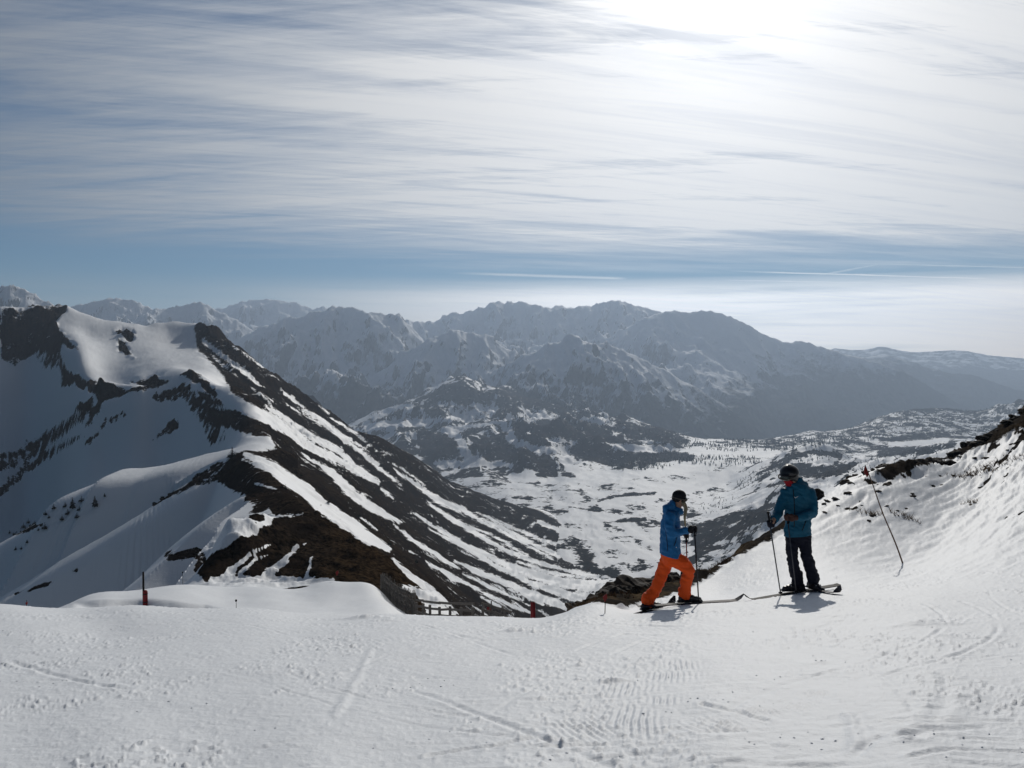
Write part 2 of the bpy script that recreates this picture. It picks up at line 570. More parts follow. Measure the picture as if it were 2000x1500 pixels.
# wind furrows across the hillside on the right: running up to the right
th = math.atan2(8., 6.5)
al = XX * math.cos(th) + YY * math.sin(th)
ac = -XX * math.sin(th) + YY * math.cos(th)
hill = sstep(PX, 1380, 1620) * sstep(YY, 14.5, 20) * (1 - sstep(PY, 1040, 1110) * .72)
wobn = fbm(XX / 3, YY / 3, 3, 56)
sas = fbm(al / 5.5 + .35 * fbm(XX / 3, YY / 3, 2, 55), ac / .62, 4, 51, gain=.55)
sas2 = fbm(al / 1.6, ac / .16, 4, 57, gain=.6)
hill_up = sstep(PY, 1060, 900)
rdg = 1 - np.abs(fbm(al / 4.5 + .5 * wobn, ac / .50, 5, 53, gain=.62)) * 2.4
ZZ = ZZ + .47 * hill * ((.06 + .16 * hill_up) * (np.abs(sas) ** .8 * np.sign(sas)) + (.05 + .17 * hill_up) * np.clip(rdg, -.6, 1) + .07 * sas2)
hill2 = sstep(PX, 1450, 1900) * sstep(YY, 10, 16)
ZZ = ZZ + hill2 * .03 * fbm(al / 1.6, ac / .22, 4, 59)

# traced marks in the foreground snow
def trk(pts):
    return [tuple(ground_hit(a, b)[:2]) for a, b in pts]


def groove(pts, w, depth, berm=.4, jag=0.):
    global ZZ
    pl = trk(pts)
    xs = [p[0] for p in pl]; ys = [p[1] for p in pl]
    pad = w * 5
    m = (XX > min(xs) - pad) & (XX < max(xs) + pad) & (YY > min(ys) - pad) & (YY < max(ys) + pad)
    if not m.any(): return
    d, _ = seg_dist(XX[m] + .02 * fbm(XX[m] / .2, YY[m] / .2, 2, 71), YY[m] + .03 * fbm(XX[m] / .25, YY[m] / .25, 2, 72), pl)
    depth = depth * .62
    prof = -depth * np.exp(-(d / w) ** 2) + depth * berm * np.exp(-((d - w * 1.8) / w) ** 2)
    if jag:
        prof *= (1 - jag) + jag * np.clip(.5 + 1.4 * fbm(XX[m] / .12, YY[m] / .12, 3, 73), 0, 1.6)
    ZZ[m] += prof


for pts, w, dp, jg in [
    ([(840, 1476), (900, 1463), (960, 1454), (1035, 1442)], .022, .028, .3),
    ([(165, 1499), (250, 1488), (330, 1479), (420, 1473)], .02, .02, .4),
    ([(430, 1472), (500, 1464), (560, 1450), (622, 1436)], .014, .014, .6),
    ([(150, 1480), (240, 1445), (420, 1405), (600, 1350), (760, 1280)], .02, .007, .5),
    ([(20, 1290), (90, 1315), (160, 1335), (245, 1348)], .03, .022, .7),
    ([(0, 1340), (80, 1330), (180, 1335), (230, 1345)], .03, .012, .7),
    ([(655, 1400), (675, 1365), (700, 1325), (725, 1270)], .03, -.010, .2),
    ([(1000, 1452), (1040, 1444), (1090, 1440)], .012, .016, .4),
    ([(1000, 1474), (1150, 1466), (1300, 1476), (1420, 1470), (1540, 1462)], .02, .012, .6),
    ([(1000, 1490), (1100, 1488), (1250, 1478), (1420, 1482)], .02, .012, .6),
    ([(1310, 1446), (1350, 1443), (1400, 1441)], .014, .02, .7),
    ([(1370, 1380), (1410, 1392), (1440, 1396), (1500, 1413)], .018, .03, .4),
    ([(1425, 1396), (1440, 1380), (1520, 1345), (1600, 1320), (1660, 1306), (1690, 1302)], .03, .010, .3),
    ([(1690, 1302), (1720, 1322), (1750, 1345), (1790, 1385)], .03, .012, .8),
    ([(1845, 1320), (1850, 1350), (1838, 1385), (1815, 1420), (1770, 1450)], .04, .012, .3),
    ([(1655, 1395), (1665, 1425), (1672, 1455), (1660, 1485), (1640, 1499)], .03, -.014, .2),
    ([(1640, 1499), (1690, 1462), (1740, 1432), (1800, 1420)], .03, .018, .6),
    ([(1780, 1480), (1850, 1470), (1930, 1470), (2060, 1465)], .018, .022, .3),
    ([(1700, 1243), (1780, 1248), (1900, 1246), (1990, 1240)], .03, .018, .6),
    ([(1540, 1240), (1600, 1228), (1630, 1215), (1660, 1214)], .03, .016, .5),
    ([(1560, 1255), (1640, 1254), (1700, 1250)], .03, .012, .6),
    ([(1200, 1218), (1260, 1220), (1320, 1223)], .05, .03, .8),
    ([(1075, 1212), (1110, 1213), (1150, 1214)], .05, .02, .8),
    ([(1220, 1238), (1280, 1240)], .05, .03, .8),
    ([(900, 1245), (940, 1252), (1000, 1250)], .05, .015, .8),
    ([(1300, 1480), (1350, 1455), (1410, 1448)], .02, .008, .5),
    ([(60, 1460), (150, 1440), (230, 1405), (290, 1380)], .02, .006, .5),
    ([(780, 1328), (815, 1325), (850, 1326)], .03, .02, .8),
    ([(560, 1500), (700, 1490), (840, 1478)], .02, .01, .6),
]:
    groove(pts, w, dp, jag=jg)

# many faint ski tracks crossing each other
_r = random.Random(5)
for _ in range(46):
    x0 = _r.uniform(-4.5, 6.5); y0 = _r.uniform(3.0, 12.5); a = _r.choice((_r.uniform(-.35, .35), _r.uniform(.5, 1.2), _r.uniform(-1.2, -.5))); c = _r.uniform(-.12, .12); L = _r.uniform(1.2, 5.5)
    pts = []
    for i in range(9):
        q = (i / 8 - .5) * L
        pts.append((x0 + q * math.cos(a) - c * q * q * math.sin(a), y0 + q * math.sin(a) + c * q * q * math.cos(a)))
    w = _r.uniform(.012, .03); dp = _r.uniform(.004, .015)
    for off in ((0,) if _r.random() < .4 else (0, _r.uniform(.15, .45))):
        pl = [(p_[0] - off * math.sin(a), p_[1] + off * math.cos(a)) for p_ in pts]
        xs = [p_[0] for p_ in pl]; ys = [p_[1] for p_ in pl]; pad = w * 5
        m = (XX > min(xs) - pad) & (XX < max(xs) + pad) & (YY > min(ys) - pad) & (YY < max(ys) + pad)
        if not m.any(): continue
        dd, _w = seg_dist(XX[m], YY[m], pl)
        gate = np.clip(.5 + 1.6 * fbm(XX[m] / .6, YY[m] / .6, 3, 74), 0, 1)
        ZZ[m] += gate * (-dp * np.exp(-(dd / w) ** 2) + dp * .5 * np.exp(-((dd - 1.9 * w) / w) ** 2))

# heaps of loose snow
for (px, py, rx, ry, h) in [(715, 1206, .28, .15, .10), (1010, 1234, .20, .07, .07), (1045, 1235, .16, .06, .04), (1800, 1217, .22, .08, .05), (1770, 1222, .2, .06, .03), (1830, 1220, .22, .06, .03),
                            (1205, 1332, .10, .05, .04), (1190, 1334, .06, .04, .03), (1130, 1299, .06, .04, .03), (1125, 1285, .08, .04, .02), (755, 1212, .2, .1, .04),
                            (1750, 1437, .10, .035, .030), (1790, 1424, .09, .03, .035), (1772, 1450, .05, .04, .035), (1530, 1460, .05, .03, .02),
                            (1240, 1402, .05, .03, .015), (240, 1320, .07, .03, .02), (1120, 1408, .03, .02, .012), (1880, 1360, .1, .05, .012),
                            (1850, 1240, .12, .06, .03), (1600, 1296, .12, .05, .02), (1260, 1285, .14, .05, .02)]:
    q = ground_hit(px, py)
    m = (np.abs(XX - q[0]) < rx * 3) & (np.abs(YY - q[1]) < ry * 4)
    dd = ((XX[m] - q[0]) / rx) ** 2 + ((YY[m] - q[1]) / ry) ** 2
    ZZ[m] += h * np.exp(-dd) * (.35 + .6 * np.clip(fbm(XX[m] / .10, YY[m] / .12, 4, 81) + .5, 0, 1))

# remains of the groomer's corduroy
for (px, py, rx, ry, ang) in [(1312, 1322, .17, .16, 20), (1225, 1348, .18, .14, 20), (1235, 1405, .14, .20, 20), (1140, 1425, .16, .20, -24), (1395, 1420, .17, .12, -20),
                              (1485, 1395, .12, .10, -14), (1556, 1383, .11, .11, -14), (1250, 1430, .10, .10, 16), (1590, 1360, .1, .08, -10), (1330, 1300, .15, .15, 18), (1290, 1372, .12, .1, 20)]:
    q = ground_hit(px, py)
    m = (np.abs(XX - q[0]) < rx * 2.2) & (np.abs(YY - q[1]) < ry * 3.5)
    x0, y0 = XX[m] - q[0], YY[m] - q[1]
    env = np.exp(-((x0 / rx) ** 2 + (y0 / (ry * 1.5)) ** 2) ** 1.6) * np.clip(.55 + 1.1 * fbm(XX[m] / .13, YY[m] / .16, 3, 91), 0, 1)
    # ridges run away from the camera at a slant
    an = math.radians(ang)
    ph = (x0 * math.cos(an) - y0 * math.sin(an) * .55 + .006 * fbm(XX[m] / .15, YY[m] / .15, 2, 93)) / .040
    ZZ[m] += env * .0115 * np.sin(2 * np.pi * ph)

# the low bank below the red and black marker post, its face turned to the camera
bank = [(150, 1176), (200, 1172), (270, 1170), (330, 1173), (400, 1180), (440, 1188)]
bx = np.array([b[0] for b in bank]); by = np.array([b[1] for b in bank])
tgt = np.interp(PX, bx, by)
inb = sstep(PX, 140, 190) * (1 - sstep(PX, 400, 450)) * (YY > 30) * (YY < 56)
ZZ = ZZ - inb * .62 * sstep(PY - tgt, -1.5, 5) * (1 - sstep(PY - tgt, 14, 26)) * (.8 + .4 * fbm(XX / 2, YY / 2, 2, 95))
ZZ = ZZ + (YY > 34) * (YY < 62) * .10 * fbm(XX / 3.5, YY / 5., 3, 97) * sstep(PX, 900, 700)

# rim of rock and turf along the edge of the hillside
rimpl = [(1120, 1200, 8), (1180, 1186, 13), (1240, 1168, 16), (1300, 1154, 13), (1370, 1128, 8), (1440, 1082, 9), (1500, 1048, 10), (1535, 1028, 6), (1560, 1008, 4)]
PX, PY = proj(XX, YY, ZZ)
dr, wr = seg_dist(PX, PY, rimpl)
rim = sstep(wr - dr, -4, 4) * (YY > 13) * (YY < 40)
ZZ = ZZ + rim * YY / 20 * (.06 + .30 * np.abs(fbm(XX / .9, YY / .9, 5, 61)))
toppoly = [(1690, 935), (1740, 912), (1800, 905), (1850, 895), (1880, 868), (1940, 825), (2000, 785), (2150, 715), (2150, 790), (2000, 838), (1940, 866), (1870, 893), (1800, 918), (1740, 935)]
sdt = poly_sd(PX, PY, toppoly)
top = sstep(sdt, -8, 6) * (YY > 20) * (YY < 75)
ZZ = ZZ + top * (.05 + .55 * np.abs(fbm(XX / 1.6, YY / 1.6, 5, 63, gain=.6)))
PX, PY = proj(XX, YY, ZZ)

snow = np.ones(XX.shape)
rimf = np.clip((wr - dr) / 7, -1.2, 1.2) + .9 * fbm(XX / .7, YY / .7, 4, 65)
snow = np.where((YY > 13) & (YY < 40), np.minimum(snow, -rimf), snow)
topf = np.clip(sdt / 9, -1.4, 1.2) + 1.1 * fbm(al / 2.4, ac / .8, 5, 67)
snow = np.where((YY > 20), np.minimum(snow, -topf), snow)
# stones and dead grass showing through between the furrows
band = sstep(PX, 1420, 1700) * sstep(YY, 17, 24)
f2 = sas * 1.0 + .5 * fbm(XX / .8, YY / .8, 3, 69)
lowf = band * (.30 + .35 * hill_up)
snow = np.minimum(snow, np.where(lowf > .05, 1.0 + (f2 + lowf * .62) * 3.2 * band - 0.35, 1) * 1.0 if False else 1.0 - band * np.clip(-f2 - (.50 - .36 * hill_up), 0, 1) * 9)
# everything past the rim is bare slope
bey = np.interp(PX, [p[0] for p in sky_r], [p[2] for p in sky_r])
snow = np.where((PX > 1112) & (YY > bey * 1.03), -1.0, snow)
grass = np.zeros(XX.shape)
for (px, py, r) in [(1930, 915, 22), (1915, 930, 14), (1895, 985, 8), (1763, 1010, 9), (1700, 1000, 8), (1900, 925, 18)]:
    q = np.hypot(PX - px, (PY - py) * 1.6)
    g_ = sstep(r - q, -4, r * .8)
    snow = np.minimum(snow, 1 - g_ * (1.05 + 1.4 * fbm(al / .5, ac / .12, 4, 75)))
    grass = np.maximum(grass, g_)
grass = np.maximum(grass, rim * sstep(fbm(XX / 1.5, YY / 1.5, 3, 77), -.1, .3) * .8)
grass = np.maximum(grass, top * sstep(fbm(XX / 2.5, YY / 2.5, 3, 79), 0, .4) * .5)

mat_near = terrain_mat('snow_piste', 4.0, edge=.22, sharp=.12, bump=.9, bumpd=.05, detail=9, snow_rough=.62, spec=.16, snowbump=.55,
                       rock_a=(.020, .017, .015), rock_b=(.06, .05, .04), rock_c=(.035, .032, .03))
NEARZ = ZZ
ob_near = grid_mesh('snow_slope', XX, YY, ZZ, dict(snow=snow, grass=grass), mat_near)


def grid_height(Z, pxv, lv, x, y):
    """bilinear height on one of the polar grids"""
    c = (x / y * F + 1000 - pxv[0]) / (pxv[-1] - pxv[0]) * (len(pxv) - 1) if abs((pxv[1] - pxv[0]) - (pxv[-1] - pxv[-2])) < 1e-6 else np.interp(x / y * F + 1000, pxv, np.arange(len(pxv)))
    r = np.interp(math.log(y), lv, np.arange(len(lv)))
    c0, r0 = int(min(max(c, 0), len(pxv) - 2)), int(min(max(r, 0), len(lv) - 2))
    a, b = c - c0, r - r0
    return float((Z[r0, c0] * (1 - a) + Z[r0, c0 + 1] * a) * (1 - b) + (Z[r0 + 1, c0] * (1 - a) + Z[r0 + 1, c0 + 1] * a) * b)


def near_z(x, y):
    """height of the finished near ground, bilinear"""
    u = x / y * F + 1000
    c = (u - pxs[0]) / (pxs[1] - pxs[0])
    r = np.interp(math.log(y), lr, np.arange(NR))
    c0, r0 = int(min(max(c, 0), NC - 2)), int(min(max(r, 0), NR - 2))
    a, b = c - c0, r - r0
    Z = NEARZ
    return float((Z[r0, c0] * (1 - a) + Z[r0, c0 + 1] * a) * (1 - b) + (Z[r0 + 1, c0] * (1 - a) + Z[r0 + 1, c0 + 1] * a) * b)

# ------------------------------------------------------------------ the big ridge on the left
R_ = []
sky_l = [(-300, 600, 1000), (-100, 604, 1030), (0, 604, 1050), (60, 603, 1080), (132, 600, 1120), (165, 612, 1120), (200, 624, 1120), (260, 634, 1130), (285, 639, 1140), (300, 633, 1150), (345, 628, 1150), (380, 633, 1120), (395, 633, 1080),
         (420, 639, 1060), (451, 669, 1010), (518, 722, 1000), (574, 757, 1020), (630, 799, 1060), (700, 844, 1110), (745, 855, 1170), (800, 886, 1260), (860, 930, 1400), (930, 965, 1600), (1000, 990, 1780), (1060, 1006, 1950), (1150, 1050, 2100)]
R_ += dense(sky_l, 2)
R_ += [(px, py + 60, d * 1.12) for px, py, d in sky_l] + [(px, py + 170, d * 1.5) for px, py, d in sky_l[::2]] + [(px, py + 300, 3000) for px, py, d in sky_l[::4]]
# main crest from hump to knob to head
crest_c = [(612, 1003, 145), (570, 978, 175), (520, 940, 215), (480, 908, 262), (452, 890, 300), (500, 872, 345), (528, 852, 385), (500, 836, 430), (465, 812, 490), (436, 783, 545), (405, 758, 600), (375, 742, 630), (340, 735, 650)]
R_ += dense(crest_c, 2)
R_ += dense([(340, 735, 650), (300, 748, 645), (255, 763, 635), (200, 776, 640), (165, 800, 650)], 2)
# hump in front
R_ += dense([(385, 1118, 112), (410, 1090, 116), (440, 1068, 120), (500, 1040, 128), (560, 1013, 138), (612, 1003, 145)], 2)
R_ += dense([(612, 1003, 145), (660, 1025, 138), (700, 1050, 130), (760, 1092, 118), (830, 1148, 104), (900, 1206, 92)], 2)
R_ += [(450, 1125, 98), (520, 1110, 103), (600, 1070, 115), (680, 1110, 100), (740, 1150, 88), (560, 1150, 88), (640, 1142, 86), (480, 1152, 84), (400, 1150, 86), (800, 1190, 82), (730, 1180, 78)]
# valley side of the hump: behind its right edge
R_ += [(700, 1085, 165), (780, 1130, 150), (860, 1180, 130), (640, 1030, 170)]
# flank in front of the crest, seen over the hump
R_ += [(600, 985, 250), (700, 1040, 262), (760, 1078, 270), (850, 1145, 290), (920, 1206, 310)]
R_ += [(560, 900, 400), (640, 960, 420), (700, 1000, 430), (800, 1075, 470), (900, 1140, 520), (1000, 1198, 560)]
R_ += [(600, 890, 560), (700, 950, 610), (800, 1022, 680), (900, 1090, 760), (1000, 1148, 840), (1100, 1198, 900)]
R_ += [(470, 745, 800), (500, 790, 650), (560, 820, 780), (650, 872, 850), (750, 930, 930), (850, 988, 1030), (950, 1040, 1130), (1050, 1090, 1200), (1150, 1140, 1230)]
R_ += [(600, 810, 930), (700, 870, 1020), (800, 925, 1150), (900, 985, 1300), (1000, 1035, 1450), (1100, 1085, 1480), (1180, 1125, 1340), (1230, 1150, 1300), (1250, 1230, 1150), (1150, 1260, 900), (1050, 1300, 500), (950, 1300, 200), (900, 1260, 120)]
# bowl below the summit
R_ += [(170, 650, 1000), (230, 690, 900), (200, 730, 790), (270, 750, 700), (320, 728, 700), (290, 695, 860), (350, 690, 900), (400, 700, 860), (370, 722, 740), (410, 735, 730), (440, 770, 680), (330, 655, 1050), (370, 660, 1020),
       (420, 690, 940), (215, 655, 1000), (280, 660, 1000)]
R_ += dense([(132, 602, 1110), (112, 625, 1040), (118, 655, 960), (125, 690, 880), (145, 728, 790), (185, 745, 735), (240, 755, 700), (290, 757, 672)], 2)
# shaded west face: steep snow falling away to the left, with two rounded spurs in front of it
def face(px, py, d, slope, pys):
    """points down a steep face that starts at (px,py,d)"""
    z0 = W(px, py, 1.0)[2] * d
    out = []
    for q in pys:
        t = -W(px, q, 1.0)[2]
        out.append((px, q, (-z0 + slope * d) / (slope + t)))
    return out


def faces(line, slope, offs, step=26):
    """a steep face hanging below a polyline, sampled evenly so that it stays smooth; offs in pixels, slope may be a list along the line"""
    xs = np.array([p[0] for p in line], float); o = np.argsort(xs)
    xs = xs[o]; ys = np.array([p[1] for p in line], float)[o]; dd = np.log(np.array([p[2] for p in line], float)[o])
    out = []
    for q in np.arange(xs[0], xs[-1] + 1, step):
        y = float(np.interp(q, xs, ys)); d = math.exp(float(np.interp(q, xs, dd)))
        out += face(q, y, d, slope, [y + k for k in offs])
    return out


cresttop = [(-260, 604, 1000), (-100, 604, 1030), (0, 604, 1050), (60, 606, 1060), (95, 635, 1000), (118, 690, 880), (135, 735, 790), (160, 780, 680), (200, 778, 650), (255, 765, 637), (300, 750, 645), (350, 742, 640), (400, 762, 595), (430, 784, 545)]
ct_x = [p[0] for p in cresttop]
spurB = [(520, 877, 350), (440, 880, 346), (380, 892, 343), (320, 908, 342), (280, 913, 341), (240, 916, 341), (200, 938, 340), (160, 965, 340), (80, 1018, 338), (0, 1062, 336), (-150, 1150, 332)]
for q in [-250, -220, -190, -160, -130, -100, -70, -40, -10, 20, 50, 80, 105, 205, 235, 265, 295, 325, 355, 385, 410, 430]:
    y = float(np.interp(q, ct_x, [p[1] for p in cresttop])); d = math.exp(float(np.interp(q, ct_x, [math.log(p[2]) for p in cresttop])))
    bot = float(np.interp(q, [p[0] for p in spurB[::-1]], [p[1] for p in spurB[::-1]])) - 8
    n = max(2, int((bot - y) / 55))
    R_ += face(q, y, d, .64 if q < 330 else .56, [y + (bot - y) * (i + 1) / n for i in range(n)])
spurA = [(452, 893, 298), (440, 902, 294), (400, 924, 289), (340, 960, 284), (280, 1000, 280), (200, 1048, 276), (120, 1094, 272), (50, 1138, 269), (0, 1168, 267), (-100, 1230, 260)]
slab = [(600, 1000, 158), (560, 972, 182), (520, 962, 192), (480, 968, 190), (440, 990, 186), (390, 1030, 178), (350, 1070, 172), (300, 1115, 165), (260, 1160, 158)]
R_ += [(500, 1060, 130), (440, 1100, 122), (360, 1150, 118), (320, 1165, 108), (300, 1175, 95), (200, 1182, 100), (100, 1188, 110), (0, 1192, 110), (-200, 1240, 110), (200, 1200, 150), (0, 1215, 150), (350, 1190, 140), (420, 1130, 150),
       (-200, 1330, 250), (0, 1300, 250), (200, 1280, 250), (330, 1200, 230), (420, 1020, 240), (-200, 1300, 380), (0, 1240, 380), (200, 1180, 380), (330, 1020, 380), (-200, 1220, 520), (0, 1150, 520), (400, 940, 330),
       (-200, 1260, 62), (100, 1215, 62), (350, 1170, 78), (300, 1230, 62), (600, 1230, 62), (900, 1290, 62), (1100, 1400, 62)]
RIDGE = Field(R_, eps=.22)

NC2, NR2 = 820, 570
px2 = np.concatenate([np.linspace(-300, -40, 30, endpoint=False), np.linspace(-40, 1240, NC2 - 30)])
l2 = np.linspace(math.log(62), math.log(2600), NR2)
Y2, U2 = np.meshgrid(np.exp(l2), (px2 - 1000) / F, indexing='ij')
X2 = Y2 * U2
Z2 = eval_grid(RIDGE, px2, l2, 3)


def smooth_line(pl, n=8):
    """Catmull-Rom through (px,py,d) points, as world points"""
    P = np.array([W(a, b, c) for a, b, c in pl])
    P = np.vstack([2 * P[0] - P[1], P, 2 * P[-1] - P[-2]])
    out = []
    for i in range(1, len(P) - 2):
        for t in np.arange(n) / n:
            a, b, c, d = P[i - 1:i + 3]
            out.append(b + .5 * t * (c - a + t * (2 * a - 5 * b + 4 * c - d + t * (3 * (b - c) + d - a))))
    out.append(P[-2])
    return np.array(out)


def add_spur(pl, w, near_s, far_s, k=4., top=.10, region=(60, 420)):
    """a rounded spur: gently dipping strip on the near side of the crest, then a steep face"""
    global Z2
    L = smooth_line(pl)
    rows = (Y2[:, 0] > region[0]) & (Y2[:, 0] < region[1])
    cols = px2 < max(p[0] for p in pl) + 60
    ix = np.ix_(rows, cols)
    x, y = X2[ix], Y2[ix]
    best = np.full(x.shape, 1e9); zc = np.zeros(x.shape); side = np.ones(x.shape); along = np.zeros(x.shape); s0 = 0.
    for a, b in zip(L[:-1], L[1:]):
        dx, dy = b[0] - a[0], b[1] - a[1]
        ln = math.hypot(dx, dy)
        t = np.clip(((x - a[0]) * dx + (y - a[1]) * dy) / (ln * ln), 0, 1)
        d = np.hypot(x - a[0] - t * dx, y - a[1] - t * dy)
        m = d < best
        best = np.where(m, d, best)
        zc = np.where(m, a[2] + (b[2] - a[2]) * t, zc)
        side = np.where(m, np.sign((x - a[0]) * dy - (y - a[1]) * dx), side)
        along = np.where(m, s0 + t * ln, along)
        s0 += ln
    side = -side * np.sign(L[0][0] - L[-1][0])          # +1 towards the camera
    tot = s0
    ww = w * (.35 + .65 * sstep(along, 0, tot * .25)) * (1 + .30 * fbm(along / 38, along * 0 + w, 3, 117))
    soft = lambda e, w_: k * np.logaddexp(0, (e - w_) / k)
    near = top * best + (near_s - top) * (soft(best, ww) - soft(0 * best, ww))
    far = .06 * best + (far_s - .06) * (soft(best, 1.5) - soft(0 * best, 1.5))
    # blend across the crest line so that no crease shows
    h = zc - np.where(side > 0, near, far)
    zz = Z2[ix]
    kk = 2.5
    mx = np.maximum(h, zz); df = np.abs(h - zz)
    Z2[ix] = mx + kk * np.exp(-df / kk) * .35


add_spur(spurB, 28., .85, .45, top=.03)
add_spur(spurA, 17., .85, .45, k=2.5, top=.02)
add_spur(slab, 42., .5, 1.1, k=8., top=.13)
PX2, PY2 = proj(X2, Y2, Z2)
# which side of the crest: the west side is smooth snow, the east side gullied rock
eastpoly = [(380, 641), (388, 628), (420, 632), (451, 664), (518, 716), (574, 750), (630, 792), (700, 838), (780, 876), (860, 926), (960, 963), (1060, 1000), (1130, 1036), (1210, 1100), (1240, 1145), (1160, 1168), (1110, 1203), (1100, 1260),
            (540, 1260), (385, 1124), (398, 1095), (440, 1068), (500, 1040), (540, 1010), (520, 985), (470, 962), (430, 940), (380, 948), (345, 966), (380, 934), (440, 904), (452, 890), (483, 881), (518, 877), (539, 876), (528, 853),
            (465, 842), (437, 832), (395, 821), (418, 800), (452, 798), (480, 812), (520, 826), (500, 800), (475, 782), (451, 764), (437, 736), (420, 715), (385, 680)]
E = poly_sd(PX2, PY2, eastpoly)
east = sstep(E, -12, 12)
# gully relief running down the fall line of the east flank
fx, fy = .30, .95            # fall direction of the flank on the ground
fa = X2 * fx + Y2 * fy
fc = -X2 * fy + Y2 * fx
wob = fbm(X2 / 160, Y2 / 160, 3, 101)
gul = fbm(fc / 26 + wob * 1.2, fa / 240, 5, 103, gain=.6)
rough = fbm(X2 / 18, Y2 / 18, 6, 105, gain=.55)
rr = ridged(X2 / 60, Y2 / 60, 6, 107)
sc2 = np.clip(Y2 / 500, .16, 1.6)
calm = 1 - .7 * sstep(PX2, 650, 950)
Z2 = Z2 + east * (gul * 5.0 * sc2 + rough * 3.2 * sc2 * calm + (rr - .4) * 5 * sc2 * calm)
Z2 = Z2 + (1 - east) * (.9 * fbm(X2 / 45, Y2 / 60, 4, 109) * sc2 + .22 * rough * sc2)
# windblown ripples on the west side, down the spurs
wx, wy = -.78, -.62
wa = X2 * wx + Y2 * wy; wc = -X2 * wy + Y2 * wx
Z2 = Z2 + (1 - east) * .14 * sc2 * fbm(wa / 14, wc / 2.6, 4, 111)
cliff = [[(0, 604), (135, 598), (108, 625), (118, 650), (146, 672), (152, 680), (120, 672), (118, 692), (130, 716), (148, 732), (178, 746), (250, 756), (292, 758), (270, 766), (225, 776), (190, 778), (180, 765), (150, 750), (118, 752), (122, 730), (112, 694), (72, 690), (30, 720), (0, 700)],
         [(224, 647), (238, 641), (258, 645), (264, 655), (256, 666), (240, 658)], [(232, 664), (244, 668), (250, 682), (262, 700), (246, 692), (232, 684)],
         [(142, 807), (150, 794), (180, 777), (182, 786), (166, 800)], [(352, 733), (366, 728), (392, 736), (412, 752), (428, 770), (420, 775), (398, 756), (376, 742)],
         [(384, 762), (402, 766), (440, 792), (432, 798), (404, 784)], [(256, 742), (300, 738), (330, 742), (300, 756), (272, 752)]]
cm = np.zeros(X2.shape) - 99
for c in cliff:
    cm = np.maximum(cm, local(lambda a, b, p: poly_sd(a, b, p), PX2, PY2, c, 40, -99))
cf = sstep(cm, -6, 8)
Z2 = Z2 + cf * (rr - .5) * 14 * np.clip(sc2, .5, 1.5)
# hump: rough ground close by
hump = sstep(Y2, 170, 140) * sstep(PX2, 370, 420) * sstep(Y2, 80, 95)
Z2 = Z2 + hump * (1.5 * fbm(X2 / 5, Y2 / 5, 5, 113) + .5 * (ridged(X2 / 9, Y2 / 9, 4, 115) - .4))
PX2, PY2 = proj(X2, Y2, Z2)

S = []
def st(*p): S.append(p)
st((399, 668, 8), (434, 694, 9), (490, 736, 9), (507, 753, 4)); st((455, 676, 3), (514, 717, 3)); st((413, 694, 3), (465, 736, 3)); st((490, 757, 3), (532, 788, 4))
st((445, 775, 18), (485, 800, 22), (525, 818, 22), (574, 846, 20), (595, 867, 18), (647, 892, 14), (700, 915, 10), (740, 940, 5)); st((518, 792, 5), (560, 820, 10), (612, 855, 12), (665, 882, 12), (700, 918, 8), (740, 945, 4))
st((546, 760, 3), (595, 799, 6), (640, 830, 10), (696, 876, 9), (740, 905, 3)); st((623, 792, 2), (642, 808, 3)); st((647, 816, 3), (700, 850, 6), (735, 880, 3)); st((560, 790, 3), (630, 830, 5), (690, 862, 6), (720, 880, 3))
st((480, 888, 10), (504, 900, 18), (532, 912, 22), (560, 936, 26), (600, 960, 26), (624, 984, 26), (656, 1008, 28), (688, 1028, 26), (720, 1052, 22), (760, 1072, 8)); st((474, 898, 3), (532, 922, 5)); st((496, 944, 5), (520, 949, 5), (540, 955, 2))
st((590, 885, 3), (612, 900, 6), (648, 924, 14), (680, 956, 18), (720, 988, 18), (748, 1004, 14), (784, 1020, 3)); st((640, 885, 6), (660, 900, 8), (700, 924, 11), (732, 942, 3)); st((700, 880, 3), (724, 900, 6), (752, 924, 7), (784, 948, 3))
st((770, 915, 3), (780, 924, 5), (820, 952, 8), (860, 980, 12), (900, 992, 9), (932, 1012, 6), (980, 1030, 8), (1040, 1062, 8), (1090, 1085, 10)); st((832, 980, 3), (880, 1012, 9), (920, 1036, 10), (960, 1060, 8), (1000, 1080, 8), (1040, 1096, 9), (1100, 1112, 7), (1180, 1130, 10))
st((804, 1000, 3), (860, 1036, 8), (900, 1060, 8), (960, 1088, 9), (1000, 1108, 14), (1080, 1135, 20), (1150, 1145, 22), (1230, 1140, 26)); st((836, 1032, 4), (920, 1076, 8), (980, 1112, 9), (1040, 1130, 4))
st((768, 1024, 3), (808, 1056, 8), (852, 1084, 9), (888, 1108, 3)); st((888, 1096, 3), (940, 1120, 12), (1000, 1144, 11), (1048, 1164, 15), (1112, 1188, 12)); st((768, 1090, 4), (800, 1124, 10), (840, 1152, 14), (866, 1172, 10), (890, 1196, 5))
st((832, 1096, 4), (880, 1124, 7), (940, 1156, 5), (1000, 1184, 7), (1040, 1198, 4)); st((904, 1120, 4), (960, 1148, 8), (1020, 1172, 4)); st((992, 1116, 6), (1040, 1140, 10), (1120, 1166, 18), (1180, 1166, 14))
st((744, 954, 5), (768, 974, 3)); st((800, 1076, 5), (820, 1086, 3)); st((872, 1132, 4), (896, 1144, 4)); st((940, 1166, 4), (980, 1188, 5)); st((860, 984, 4), (920, 1008, 5), (1000, 1048, 6), (1080, 1092, 4)); st((912, 932, 4), (960, 960, 7), (1040, 985, 9))
